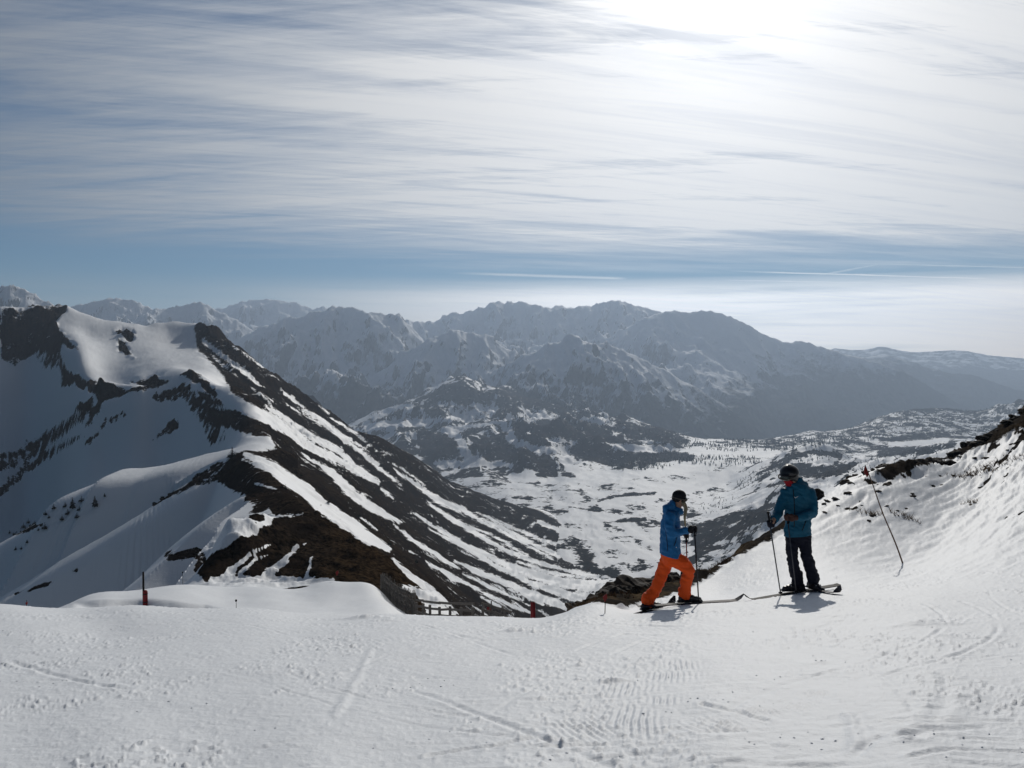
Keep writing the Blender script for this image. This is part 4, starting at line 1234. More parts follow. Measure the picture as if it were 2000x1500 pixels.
def add_ell(bm, c, r, M=None, u=14, v=9):
    vs, fs = _ell(u, v)
    c = Vector(c); out = []
    for q in vs:
        p = Vector((q[0] * r[0], q[1] * r[1], q[2] * r[2]))
        if M is not None: p = M @ p
        w = bm.verts.new(p + c); w.tag = True; out.append(w)
    for f in fs: bm.faces.new([out[i] for i in f])


def add_tube(bm, pts, radii, seg=6, closed=False):
    """one continuous round tube through the points"""
    pts = [Vector(p) for p in pts]; n = len(pts)
    if not isinstance(radii, (list, tuple)): radii = [radii] * n
    rings = []; x = None
    for i, p in enumerate(pts):
        z = (pts[(i + 1) % n] - pts[i - 1]) if closed else (pts[min(i + 1, n - 1)] - pts[max(i - 1, 0)])
        z.normalize()
        x = z.orthogonal().normalized() if x is None else (x - z * x.dot(z)).normalized()
        y = z.cross(x)
        rings.append([bm.verts.new(p + (x * math.cos(t) + y * math.sin(t)) * radii[i]) for t in [2 * math.pi * k / seg for k in range(seg)]])
    for a, b in (list(zip(rings, rings[1:] + rings[:1])) if closed else list(zip(rings[:-1], rings[1:]))):
        for k in range(seg): bm.faces.new((a[k], a[(k + 1) % seg], b[(k + 1) % seg], b[k]))
    if not closed:
        bm.faces.new(rings[0][::-1]); bm.faces.new(rings[-1])


def chain(bm, pts, n=4):
    """pts: list of (point, radius or (rx, ry)); a run of overlapping ellipsoids whose thickness tapers along the limb.
    rx is across the view, ry along the view"""
    for (p0, r0), (p1, r1) in zip(pts[:-1], pts[1:]):
        p0, p1 = Vector(p0), Vector(p1)
        a0 = (r0, r0) if not isinstance(r0, tuple) else r0
        a1 = (r1, r1) if not isinstance(r1, tuple) else r1
        m = max(n, int((p1 - p0).length / (min(min(a0), min(a1)) * .5)) + 1)
        for i in range(m + 1):
            t = i / m
            p = p0.lerp(p1, t); rx = a0[0] + (a1[0] - a0[0]) * t; ry = a0[1] + (a1[1] - a0[1]) * t
            add_ell(bm, p, (rx, ry, (rx + ry) / 2), u=12, v=8)


def skin(name, bm, voxel, mat, parent=None, smooth=6, folds=0., fold_scale=(8, 8, 26), seed=0., origin=None):
    """union of the overlapping shapes as one continuous surface, with cloth folds"""
    me = bpy.data.meshes.new(name + '_tmp'); bm.to_mesh(me); bm.free()
    tmp = bpy.data.objects.new('tmp', me); COL.objects.link(tmp)
    md = tmp.modifiers.new('r', 'REMESH'); md.mode = 'VOXEL'; md.voxel_size = voxel
    if smooth:
        sm = tmp.modifiers.new('s', 'SMOOTH'); sm.factor = .6; sm.iterations = smooth
    dg = bpy.context.evaluated_depsgraph_get(); dg.update()
    out = bpy.data.meshes.new_from_object(tmp.evaluated_get(dg))
    bpy.data.objects.remove(tmp); bpy.data.meshes.remove(me)
    out.name = name
    if folds:
        for v in out.vertices:
            p = v.co
            q = Vector((p.x * fold_scale[0] + seed, p.y * fold_scale[1], p.z * fold_scale[2] + p.x * fold_scale[2] * .35))
            k = mnoise.noise(q) + .5 * mnoise.noise(q * 2.1)
            v.co = p + v.normal * folds * k
    if origin is not None:
        o = Vector(origin)
        for v in out.vertices: v.co -= o
    return mesh_ob(name, out, mat, parent)


M_ = {}
M_['skin'] = simple_mat('skin', (.42, .24, .17), .55, .3)
M_['blue'] = simple_mat('blue_jacket', (.014, .145, .36), .62, .25, nscale=9, namt=.25, bump=.25, bumpscale=45)
M_['teal'] = simple_mat('teal_jacket', (.006, .105, .185), .62, .25, nscale=9, namt=.25, bump=.25, bumpscale=45)
M_['orange'] = simple_mat('orange_trousers', (1.0, .105, .012), .65, .25, nscale=8, namt=.14, bump=.25, bumpscale=50)
M_['navy'] = simple_mat('navy_trousers', (.008, .010, .022), .7, .2, nscale=8, namt=.3, bump=.25, bumpscale=50)
M_['black'] = simple_mat('black_cloth', (.010, .010, .013), .7, .2, nscale=20, namt=.3)
M_['shell'] = simple_mat('boot_shell', (.016, .016, .022), .35, .5)
M_['grey'] = simple_mat('grey_plastic', (.35, .35, .36), .4, .5)
M_['white'] = simple_mat('white_plastic', (.75, .75, .75), .4, .5)
M_['helmet'] = simple_mat('helmet_black', (.010, .010, .012), .28, .5)
M_['lens'] = simple_mat('goggle_lens', (.10, .11, .09), .08, .9)
M_['strap'] = simple_mat('grey_strap', (.10, .09, .075), .7, .2)
M_['red'] = simple_mat('red_cloth', (.33, .012, .022), .75, .2, nscale=12, namt=.2)
M_['brown'] = simple_mat('brown_leather', (.060, .022, .018), .6, .3, nscale=20, namt=.3)
M_['hair'] = simple_mat('blond_hair', (.42, .34, .22), .5, .4, nscale=80, namt=.35)
M_['alu'] = simple_mat('pole_shaft', (.10, .10, .11), .35, .5, metal=.6)
M_['redshaft'] = simple_mat('red_pole_shaft', (.30, .02, .015), .4, .5)
M_['skitop'] = simple_mat('ski_top_grey', (.032, .032, .035), .7, .1, nscale=9, namt=.5)
M_['skitop2'] = simple_mat('ski_top_dark', (.030, .032, .045), .65, .12, nscale=10, namt=.8)
M_['skiedge'] = simple_mat('ski_tip_grey', (.28, .28, .28), .3, .6)
M_['wood'] = simple_mat('grey_weathered_wood', (.17, .155, .14), .85, .15, nscale=25, namt=.4)
M_['wire'] = simple_mat('dark_wire', (.05, .05, .05), .6, .3)
M_['redpaint'] = simple_mat('red_paint', (.20, .016, .014), .55, .3, nscale=6, namt=.25)
M_['redpad'] = simple_mat('red_foam_pad', (.20, .010, .014), .6, .3, nscale=5, namt=.3)
M_['darkpost'] = simple_mat('dark_post', (.016, .013, .013), .8, .2)
M_['cane'] = simple_mat('brown_cane', (.17, .105, .075), .7, .2, nscale=8, namt=.35)
M_['rock'] = simple_mat('dark_rock', (.032, .027, .024), .9, .15, nscale=5, namt=.55, bump=.6, bumpscale=18)
M_['rocklight'] = simple_mat('brown_rock', (.075, .058, .045), .9, .15, nscale=5, namt=.5, bump=.6, bumpscale=18)
M_['needles'] = simple_mat('dark_needles', (.012, .018, .011), .85, .1, nscale=1.5, namt=.5)
M_['bark'] = simple_mat('bark', (.05, .035, .025), .9, .1)
M_['clod'] = simple_mat('snow_crumbs', (.78, .81, .86), .6, .15, bump=.4, bumpscale=70)


def ground_at(px, py):
    """seen ground point, height taken from the finished surface"""
    q = ground_hit(px, py)
    return Vector((q[0], q[1], near_z(q[0], q[1])))


# ------------------------------------------------------------------ ski gear
def make_ski(center, heading, pitch, length, w, label, mat, group, tip=.09, boot_at=0.):
    """center = point under the boot, heading = world direction angle of the tip"""
    root = empty('ski', center, label, 'ski', group, rz=heading)
    root.rotation_euler = (0, -pitch, heading)
    n = 26
    bm = bmesh.new(); rows = []
    for i in range(n + 1):
        t = i / n
        x = (t - .46) * length
        z = .012
        if t > .90: z += tip * ((t - .90) / .10) ** 1.7
        if t < .03: z += .012 * (1 - t / .03)
        hw = w * (.5 - .13 * math.sin(math.pi * min(max((t - .05) / .85, 0), 1)))
        if t > .95: hw *= math.sqrt(max(0., 1 - ((t - .95) / .052) ** 2)) * .97 + .03
        if t < .02: hw *= .85
        th = .004 + .010 * math.sin(math.pi * min(1, t * 1.1)) ** .5 if t < .9 else .005
        rows.append([bm.verts.new((x, s * hw, z + k)) for s, k in ((-1, 0), (-1, th), (1, th), (1, 0))])
    for a, b in zip(rows[:-1], rows[1:]):
        for k in range(4):
            bm.faces.new((a[k], a[(k + 1) % 4], b[(k + 1) % 4], b[k]))
    bm.faces.new(rows[0]); bm.faces.new(rows[-1][::-1])
    from_bm('ski_body', bm, mat, root)
    for nm, x0, sz in (('toe_binding', .20, (.10, .06, .045)), ('heel_binding', -.20, (.12, .055, .06))):
        bm = bmesh.new()
        add_box(bm, (x0, 0, .024 + sz[2] / 2), sz, bev=.008)
        from_bm(nm, bm, M_['grey'] if x0 < 0 else M_['shell'], root)
    for s in (-1, 1):
        bm = bmesh.new(); add_cyl(bm, (-.12, s * .045, .03), (-.20, s * .055, .055), .004, seg=6)
        from_bm('brake_arm', bm, M_['grey'], root)
    return root


def make_pole(top, tip, label, group, shaft='alu', r=.0075, grip_dir=None):
    top, tip = Vector(top), Vector(tip)
    root = empty('ski_pole', tip, label, 'ski pole', group)
    ax = (top - tip).normalized()
    L = (top - tip).length
    o = tip
    def P(k): return ax * k
    bm = bmesh.new(); add_tube(bm, [P(0), P(.05), P(.055), P(L - .10)], [.002, .005, r, r * 1.15], 10)
    from_bm('shaft', bm, M_[shaft], root, True)
    bm = bmesh.new(); add_tube(bm, [P(L - .150), P(L - .135), P(L - .134), P(L - .03), P(L - .02), P(L + .005)], [.018, .020, .014, .016, .021, .015], 10)
    from_bm('grip', bm, M_['black'], root, True)
    bm = bmesh.new(); add_tube(bm, [P(.052), P(.060), P(.072)], [.020, .031, .012], 12)
    from_bm('basket', bm, M_['black'], root, True)
    bm = bmesh.new()
    side = ax.orthogonal().normalized()
    pts = [P(L) + side * .01, P(L - .03) + side * .05, P(L - .10) + side * .06, P(L - .15) + side * .035, P(L - .12) + side * .012]
    add_tube(bm, pts, .005)
    from_bm('strap', bm, M_['black'], root)
    return root


def boot(parent, ankle, sole, heading, mat, cuffmat, h=.30):
    """a hard ski boot, toe along heading; sole = point on the ski under the ankle"""
    M = Matrix.Rotation(heading, 3, 'Z')
    s = Vector(sole)
    bm = bmesh.new()
    def at(x, y, z): return s + M @ Vector((x, y, z))
    for x0, z0, r in ((.17, .045, (.050, .048, .034)), (.12, .052, (.060, .052, .042)), (.06, .062, (.060, .052, .055)), (0, .07, (.060, .050, .062)), (-.05, .065, (.055, .047, .060)), (-.09, .06, (.042, .043, .052))):
        add_ell(bm, at(x0, 0, z0), r, M.to_3x3())
    a = Vector(ankle)
    base = at(-.03, 0, .09)
    for i in range(8):
        t = i / 7
        add_ell(bm, base.lerp(a, t), (.060 + .012 * t, .055 + .010 * t, .045), M.to_3x3())
    for x0 in (.19, .10, 0, -.10):
        add_box(bm, at(x0, 0, .014), (.09, .07, .028), M)
    shell = skin('ski_boot', bm, .010, mat, parent, smooth=3)
    bk = [(at(x0, 0, z0), (.014, w * 1.5, .012), M @ Matrix.Rotation(.5, 3, 'Y')) for x0, z0, w in ((.10, .085, .062), (.045, .115, .068))]
    bk += [(base.lerp(a, t) + M @ Vector((.052, 0, 0)), (.016, .085, .014), M) for t in (.35, .7)]
    for c_, sz, mm in bk:
        bm = bmesh.new(); add_box(bm, c_, sz, mm); from_bm('buckle', bm, cuffmat, shell)
    bm = bmesh.new()
    add_ell(bm, base.lerp(a, .30) + M @ Vector((-.042, 0, 0)), (.028, .048, .060), M)
    skin('boot_cuff', bm, .010, cuffmat, shell, smooth=2)
    return shell


def glove(parent, name, wrist, palm, grip, gdir, mat, thumb_side, open_=0.):
    """gloved hand closed round a pole: palm from wrist, five fingers wrapped about the axis gdir through grip"""
    w, p, g = Vector(wrist), Vector(palm), Vector(grip)
    ax = Vector(gdir).normalized()
    bm = bmesh.new()
    chain(bm, [(w, .040), (w.lerp(p, .5), .043)], 3)
    fwd = (g - p); fwd -= ax * fwd.dot(ax)
    if fwd.length < 1e-3: fwd = Vector((1, 0, 0))
    fwd.normalize()
    side = ax.cross(fwd)
    # palm
    for k in (-.030, -.010, .010, .030):
        add_ell(bm, p + ax * k, (.036, .036, .030), u=10, v=7)
    # four fingers of unequal length that bend at two knuckles round the grip
    for j, (k, ln, r) in enumerate(((.034, .95, .0135), (.012, 1.05, .014), (-.010, 1.0, .0135), (-.031, .82, .012))):
        a0 = p + ax * k + fwd * .018
        a1 = g + ax * k + fwd * .026 * ln + side * .030 * thumb_side
        a2 = g + ax * k + fwd * .034 * ln - side * .004 * thumb_side
        a3 = g + ax * k + fwd * .014 * ln - side * .030 * thumb_side
        chain(bm, [(a0, r * 1.15), (a1, r * 1.05), (a2, r), (a3, r * .85)], 3)
    # thumb leaves the side of the palm and closes across the fingers
    t0 = p + ax * .028 - side * .022 * thumb_side
    t1 = g + ax * .050 - side * .028 * thumb_side
    t2 = g + ax * .040 + fwd * .016 - side * .034 * thumb_side
    chain(bm, [(t0, .016), (t1, .015), (t2, .013)], 3)
    return skin(name, bm, .007, mat, parent, smooth=2)


# ------------------------------------------------------------------ the skier in orange trousers
def orange_skier():
    f_rear = ground_at(1268, 1191); f_front = ground_at(1341, 1186)
    d0 = (f_rear.y + f_front.y) / 2
    def J(px, py, dd=0.): return Vector(W(px, py, d0 + dd))
    f_rear = Vector((J(1268, 1190).x, d0 + .02, 0)); f_rear.z = near_z(f_rear.x, f_rear.y) + .03
    f_front = Vector((J(1341, 1184).x, d0 - .02, 0)); f_front.z = near_z(f_front.x, f_front.y) + .03
    hip = J(1310, 1086)
    root_loc = Vector((hip.x, d0, min(f_rear.z, f_front.z)))
    hd = (1327, 974)
    # body
    bm = bmesh.new()
    c = J(*hd)
    add_ell(bm, c + Vector((.0, .0, .012)), (.092, .074, .108), u=20, v=14)
    add_ell(bm, c + Vector((.030, .010, -.050)), (.055, .054, .062))
    add_ell(bm, c + Vector((.092, .020, -.012)), (.016, .012, .024))            # nose
    add_ell(bm, c + Vector((.078, .018, -.056)), (.016, .022, .010))            # lips
    add_ell(bm, c + Vector((.070, .016, -.085)), (.024, .022, .018))            # chin
    add_ell(bm, c + Vector((-.002, -.074, -.012)), (.020, .010, .030))          # ear
    neck = J(1322, 997)
    chain(bm, [(c + Vector((-.01, 0, -.06)), .052), (neck, .055), (J(1313, 1012), (.075, .11))])
    chain(bm, [(J(1313, 1012), (.08, .14)), (J(1310, 1040), (.095, .13)), (J(1309, 1064), (.085, .115)), (J(1310, 1084), (.11, .13))])
    chain(bm, [(J(1314, 1084, -.07), .080), (J(1344, 1113, -.09), .050), (J(1339, 1150, -.04), .050), (f_front + Vector((-.03, 0, .14)), .038)])
    chain(bm, [(J(1306, 1086, .07), .085), (J(1289, 1130, .07), .060), (J(1275, 1160, .04), .050), (f_rear + Vector((-.02, 0, .14)), .038)])
    chain(bm, [(J(1309, 1010, -.15), .048), (J(1309, 1040, -.22), .040), (J(1340, 1036, -.17), .030)])
    chain(bm, [(J(1315, 1010, .15), .048), (J(1318, 1040, .20), .040), (J(1344, 1037, .14), .030)])
    body = skin('person', bm, .011, M_['skin'], None, smooth=3, origin=root_loc)
    body.location = root_loc
    tag(body, 'skier in blue jacket and bright orange trousers, long fair hair under a dark beanie', 'person')
    K = empty('tmp_parent', root_loc)
    def own(o):
        o.parent = body
        o.matrix_parent_inverse = Matrix.Translation(-root_loc)
        return o
    # jacket
    bm = bmesh.new()
    chain(bm, [(J(1317, 1001), (.085, .11)), (J(1311, 1012), (.125, .185)), (J(1309, 1030), (.150, .190)), (J(1309, 1050), (.150, .180)), (J(1309, 1068), (.150, .180)), (J(1309, 1078), (.158, .190)), (J(1309, 1092), (.160, .19))], 8)
    chain(bm, [(J(1304, 1004), (.07, .10)), (J(1301, 994), (.055, .09))], 4)            # hood lying on the neck
    chain(bm, [(J(1307, 992), (.055, .095)), (J(1313, 985), (.050, .080))], 4)
    chain(bm, [(J(1322, 996), (.060, .070)), (J(1330, 998), (.045, .060))], 4)
    chain(bm, [(J(1308, 1009, -.16), .085), (J(1307, 1026, -.22), .078), (J(1310, 1042, -.24), .072), (J(1325, 1039, -.21), .062), (J(1341, 1035, -.17), .050)])
    chain(bm, [(J(1316, 1010, .15), .080), (J(1318, 1040, .21), .070), (J(1343, 1037, .14), .050)])
    j = own(skin('jacket', bm, .013, M_['blue'], None, smooth=4, folds=.016, fold_scale=(9, 9, 20), seed=3.))
    # cut the hem cleanly: slanting line like in the photograph
    bm = bmesh.new(); bm.from_mesh(j.data)
    hemp = J(1310, 1079)
    bmesh.ops.bisect_plane(bm, geom=bm.verts[:] + bm.edges[:] + bm.faces[:], plane_co=hemp + Vector((0, 0, -.045)), plane_no=Vector((-.22, 0, -1)), clear_outer=True)
    bm.to_mesh(j.data); bm.free()
    sol = j.modifiers.new('thickness', 'SOLIDIFY'); sol.thickness = .008
    bm = bmesh.new(); add_ell(bm, J(1321, 1069, -.188), (.007, .004, .006))
    q = own(from_bm('zip_puller', bm, M_['white'], None)); q.parent = j; q.matrix_parent_inverse = Matrix.Identity(4)
    for nm, pp in (('side_seam', [J(1299, 1012, -.20), J(1300, 1035, -.215), J(1303, 1060, -.20), J(1304, 1076, -.205)]), ('pocket_zip', [J(1322, 1050, -.175), J(1319, 1060, -.18), J(1316, 1067, -.187)])):
        bm = bmesh.new(); add_tube(bm, pp, .005); own(from_bm(nm, bm, M_['black'], None, True))
    # trousers
    bm = bmesh.new()
    chain(bm, [(J(1310, 1072), (.125, .15)), (J(1310, 1086), (.145, .165))], 4)
    chain(bm, [(J(1314, 1088, -.06), (.125, .11)), (J(1334, 1101, -.09), (.105, .10)), (J(1345, 1113, -.09), (.094, .095)), (J(1343, 1128, -.07), (.088, .09)), (J(1338, 1150, -.04), (.088, .088)), (f_front + Vector((-.035, -.005, .165)), (.094, .092)), (f_front + Vector((-.035, -.005, .125)), (.098, .095))])
    chain(bm, [(J(1306, 1086, .06), (.120, .12)), (J(1298, 1108, .07), (.102, .10)), (J(1289, 1130, .07), (.092, .092)), (J(1278, 1156, .04), (.088, .088)), (f_rear + Vector((-.01, .005, .160)), (.096, .096)), (f_rear + Vector((-.02, .005, .115)), (.102, .100))])
    t = own(skin('trousers', bm, .013, M_['orange'], None, smooth=4, folds=.018, fold_scale=(7, 7, 19), seed=11.))
    # boots, beanie, goggles, hair, gloves
    own(boot(None, f_front + Vector((-.035, 0, .26)), f_front, .10, M_['shell'], M_['black']))
    own(boot(None, f_rear + Vector((.0, 0, .21)), f_rear, .45, M_['shell'], M_['black']))
    bm = bmesh.new()
    add_ell(bm, c + Vector((-.004, 0, .040)), (.104, .088, .092), u=18, v=12)
    add_ell(bm, c + Vector((-.014, 0, -.002)), (.100, .086, .060), u=18, v=12)
    bn = own(skin('beanie', bm, .010, M_['black'], None, smooth=3, folds=.003, fold_scale=(30, 30, 10)))
    bm = bmesh.new()
    n = 22
    ring = [(c + Vector((.004 + .107 * math.cos(a), .093 * math.sin(a), .006 - .020 * math.cos(a)))) for a in [2 * math.pi * i / n for i in range(n)]]
    add_tube(bm, ring, .010, closed=True)
    own(from_bm('goggle_strap', bm, M_['strap'], None, True))
    bm = bmesh.new(); add_ell(bm, c + Vector((.086, .010, -.010)), (.030, .066, .036)); own(from_bm('goggle_lens', bm, M_['lens'], None, True))
    # hair: strands falling forward over the shoulder
    bm = bmesh.new()
    for i in range(34):
        s = i / 33
        y0 = -.078 + .05 * RNG.random(); x0 = .010 + .055 * s
        p0 = c + Vector((x0, y0, -.030)); p1 = c + Vector((x0 * .6 + .050 + .012 * RNG.random(), y0 - .035, -.13)); p2 = Vector(J(1337 + 2.5 * (s - .5), 1012, -.20 + .03 * RNG.random())); p3 = Vector(J(1339 + 2 * (s - .5), 1026 + 5 * RNG.random(), -.20 + .03 * RNG.random()))
        add_tube(bm, [p0, p0.lerp(p1, .5) + Vector((.006, 0, 0)), p1, p1.lerp(p2, .5), p2, p3], [.008, .009, .010, .009, .008, .002], 5)
    hr = own(from_bm('hair', bm, M_['hair'], None, True)); hr['kind'] = 'stuff'
    # poles and gloves
    tipn = ground_at(1362, 1185); tipn = Vector((J(1362, 1184).x, d0 - .10, 0)); tipn.z = near_z(tipn.x, tipn.y) - .01
    topn = J(1356, 1027, -.16)
    make_pole(topn, tipn, 'black ski pole planted upright in front of the skier in orange trousers', 'ski poles of the skier in orange trousers', 'shell', r=.010)
    tipf = Vector((J(1352, 1178).x, d0 + .28, 0)); tipf.z = near_z(tipf.x, tipf.y) - .01
    topf = J(1340, 1040, .16)
    make_pole(topf, tipf, 'far ski pole with a red shaft, half hidden behind the orange knee', 'ski poles of the skier in orange trousers', 'redshaft', r=.008)
    axn = (topn - tipn).normalized()
    own(glove(None, 'glove', J(1342, 1035, -.17), J(1350, 1034, -.17), J(1356, 1034, -.16), axn, M_['black'], 1))
    axf = (topf - tipf).normalized()
    own(glove(None, 'glove', J(1337, 1042, .15), J(1341, 1044, .16), J(1341, 1046, .165), axf, M_['black'], -1))
    bpy.data.objects.remove(K)
    # skis
    tipA = Vector((J(1462, 1160).x, d0 + .10, 0)); tipA.z = near_z(tipA.x, tipA.y)
    dv = tipA - f_front
    g1 = 'skis of the skier in orange trousers'
    hx = math.atan2(dv.y, dv.x); pt = math.atan2(dv.z + .02, math.hypot(dv.x, dv.y))
    make_ski(f_front - Vector((0, 0, .035)), hx, pt, 1.62, .105, 'dark ski pointing right under the forward boot of the skier in orange trousers', M_['skitop2'], g1)
    h2 = .95
    q = f_rear + Vector((math.cos(h2), math.sin(h2), 0)) * .8
    pt2 = math.atan2(near_z(q.x, q.y) - f_rear.z + .03, .8)
    make_ski(f_rear - Vector((0, 0, .035)), h2, pt2, 1.62, .105, 'ski with raised grey tip under the rear boot of the skier in orange trousers', M_['skitop'], g1, tip=.11)


# ------------------------------------------------------------------ the skier in dark trousers
def dark_skier():
    g0 = ground_at(1568, 1158)
    d0 = g0.y
    def J(px, py, dd=0.): return Vector(W(px, py, d0 + dd))
    fl_ = Vector((J(1558, 1155).x, d0 + .05, 0)); fl_.z = near_z(fl_.x, fl_.y) + .035
    fr_ = Vector((J(1588, 1155).x, d0 - .02, 0)); fr_.z = near_z(fr_.x, fr_.y) + .035
    root_loc = Vector((J(1570, 1100).x, d0, fl_.z))
    c = J(1541, 928)
    bm = bmesh.new()
    add_ell(bm, c, (.086, .092, .112), u=20, v=14)
    fdir = Vector((-.72, -.55, -.42)).normalized()      # looks down to the left
    rgt = fdir.cross(Vector((0, 0, 1))).normalized(); upv = rgt.cross(fdir)
    F_ = Matrix((rgt, fdir, upv)).transposed()
    def hp(r, f, u): return c + rgt * r + fdir * f + upv * u
    add_ell(bm, hp(0, .040, -.045), (.055, .055, .062), F_)
    add_ell(bm, hp(0, .100, -.012), (.014, .018, .024), F_)
    add_ell(bm, hp(0, .088, -.060), (.024, .012, .010), F_)
    add_ell(bm, hp(0, .075, -.092), (.026, .024, .018), F_)
    chain(bm, [(c + Vector((.01, 0, -.06)), .055), (J(1553, 948), .060), (J(1556, 962), (.12, .09))])
    chain(bm, [(J(1557, 964), (.17, .10)), (J(1558, 990), (.15, .10)), (J(1558, 1015), (.13, .095)), (J(1559, 1040), (.145, .11))])
    chain(bm, [(J(1548, 1042), .075), (J(1547, 1084, -.03), .048), (J(1551, 1112), .044), (fl_ + Vector((.01, 0, .14)), .040)])
    chain(bm, [(J(1570, 1042), .075), (J(1575, 1084, -.03), .048), (J(1583, 1112), .044), (fr_ + Vector((0, .01, .14)), .040)])
    chain(bm, [(J(1534, 964, .0), .050), (J(1520, 998, -.08), .042), (J(1509, 1020, -.22), .032)])
    chain(bm, [(J(1584, 962, .02), .050), (J(1589, 1000, -.06), .042), (J(1556, 1012, -.24), .032)])
    body = skin('person', bm, .011, M_['skin'], None, smooth=3, origin=root_loc)
    body.location = root_loc
    tag(body, 'taller skier in teal jacket, dark trousers and black helmet, head bowed over gloved hands', 'person')
    def own(o):
        o.parent = body
        o.matrix_parent_inverse = Matrix.Translation(-root_loc)
        return o
    bm = bmesh.new()
    chain(bm, [(J(1554, 950), (.085, .085)), (J(1556, 960), (.185, .115)), (J(1557, 975), (.205, .135)), (J(1559, 1000), (.200, .140)), (J(1559, 1022), (.190, .140)), (J(1558, 1036), (.200, .150)), (J(1558, 1050), (.200, .150))], 8)
    chain(bm, [(J(1562, 946, .03), (.085, .07)), (J(1560, 940, .03), (.070, .060))], 4)
    chain(bm, [(J(1570, 950, .05), (.075, .075)), (J(1550, 951, -.03), (.070, .07))], 4)
    chain(bm, [(J(1535, 963), .085), (J(1527, 982, -.03), .078), (J(1520, 1000, -.08), .070), (J(1513, 1014, -.16), .060), (J(1511, 1018, -.185), .052)])
    chain(bm, [(J(1581, 962, .02), .088), (J(1587, 982, -.02), .080), (J(1587, 1001, -.08), .076), (J(1572, 1008, -.18), .066), (J(1560, 1011, -.23), .056)])
    j = own(skin('jacket', bm, .013, M_['teal'], None, smooth=4, folds=.017, fold_scale=(9, 9, 18), seed=23.))
    bm = bmesh.new(); bm.from_mesh(j.data)
    bmesh.ops.bisect_plane(bm, geom=bm.verts[:] + bm.edges[:] + bm.faces[:], plane_co=J(1558, 1045), plane_no=Vector((.10, 0, -1)), clear_outer=True)
    bm.to_mesh(j.data); bm.free()
    sol = j.modifiers.new('thickness', 'SOLIDIFY'); sol.thickness = .008
    # small pale tick mark on the chest
    bm = bmesh.new()
    pts = [J(1551, 970, -.165), J(1553, 972.5, -.166), J(1559, 969.5, -.158)]
    add_tube(bm, pts, [.003, .007, .002])
    own(from_bm('chest_logo', bm, M_['white'], None))
    bm = bmesh.new()
    chain(bm, [(J(1558, 1034), (.165, .12)), (J(1559, 1046), (.165, .13))], 4)
    chain(bm, [(J(1547, 1048), (.098, .10)), (J(1547, 1066, -.02), (.090, .092)), (J(1547, 1084, -.03), (.082, .086)), (J(1551, 1112), (.084, .085)), (fl_ + Vector((.012, 0, .18)), (.088, .088)), (fl_ + Vector((.010, 0, .135)), (.090, .09))])
    chain(bm, [(J(1571, 1048), (.098, .10)), (J(1573, 1066, -.02), (.092, .092)), (J(1575, 1084, -.03), (.084, .086)), (J(1583, 1112), (.086, .085)), (fr_ + Vector((0, .012, .18)), (.090, .088)), (fr_ + Vector((0, .012, .135)), (.092, .09))])
    own(skin('trousers', bm, .013, M_['navy'], None, smooth=4, folds=.017, fold_scale=(7, 7, 19), seed=31.))
    own(boot(None, fl_ + Vector((.02, 0, .27)), fl_, math.pi + .12, M_['shell'], M_['grey']))
    own(boot(None, fr_ + Vector((0, .03, .27)), fr_, -math.pi / 2 + .35, M_['shell'], M_['grey']))
    # helmet with brim, goggles, buff
    bm = bmesh.new()
    add_ell(bm, c + Vector((.008, .005, .040)), (.138, .142, .118), u=20, v=14)
    add_ell(bm, c + Vector((.020, .01, -.010)), (.125, .125, .085), u=20, v=14)
    add_ell(bm, hp(0, .100, .058), (.085, .040, .018), F_)
    for s in (-1, 1): add_ell(bm, hp(s * .098, -.005, -.04), (.026, .048, .058), F_)
    hm = own(skin('helmet', bm, .010, M_['helmet'], None, smooth=3))
    for k in range(3):  # white strips put in as the bright glint along the helmet top
        bm = bmesh.new(); add_box(bm, c + Vector((.0, -.02 + .03 * k, .157)), (.060, .010, .006), None)
        vv = own(from_bm('helmet_top_glint', bm, M_['white'], None)); vv.parent = hm; vv.matrix_parent_inverse = Matrix.Identity(4)
    bm = bmesh.new(); add_ell(bm, hp(0, .098, .004), (.086, .034, .044), F_, u=18, v=12); own(from_bm('goggle_lens', bm, M_['lens'], None, True))
    bm = bmesh.new(); n = 22
    ring = [hp(.135 * math.cos(a), .03 + .120 * math.sin(a), .012) for a in [2 * math.pi * i / n for i in range(n)]]
    add_tube(bm, ring, .011, closed=True)
    own(from_bm('goggle_strap', bm, M_['strap'], None, True))
    bm = bmesh.new()
    chain(bm, [(hp(0, .058, -.055), (.062, .062)), (hp(0, .035, -.095), (.068, .068)), (J(1549, 950), (.078, .075))], 5)
    own(skin('neck_warmer', bm, .010, M_['red'], None, smooth=2, folds=.006, fold_scale=(10, 10, 40)))
    # zips and a chest pocket seam
    for nm, pp in (('front_zip', [J(1549, 956, -.12), J(1551, 975, -.175), J(1552, 1000, -.18), J(1551, 1030, -.175)]), ('pocket_zip', [J(1574, 1018, -.15), J(1570, 1028, -.165), J(1567, 1036, -.165)])):
        bm = bmesh.new(); add_tube(bm, pp, .006); own(from_bm(nm, bm, M_['black'], None, True))
    # hands
    tip1 = Vector((J(1523, 1160).x, d0 - .06, 0)); tip1.z = near_z(tip1.x, tip1.y) - .01
    top1 = J(1500, 1000, -.24)
    g2 = 'ski poles of the skier in dark trousers'
    make_pole(top1, tip1, 'ski pole slanting down from the low hand of the skier in the teal jacket', g2, 'alu', r=.009)
    tip2 = Vector((J(1547, 1164).x, d0 - .20, 0)); tip2.z = near_z(tip2.x, tip2.y) - .01
    top2 = J(1537, 1003, -.27)
    make_pole(top2, tip2, 'thin grey ski pole hanging in front of the dark trousers of the standing skier', g2, 'alu', r=.007)
    ax1 = (top1 - tip1).normalized()
    own(glove(None, 'glove', J(1512, 1017, -.18), J(1508, 1023, -.21), J(1504, 1024, -.235), ax1, M_['navy'], 1))
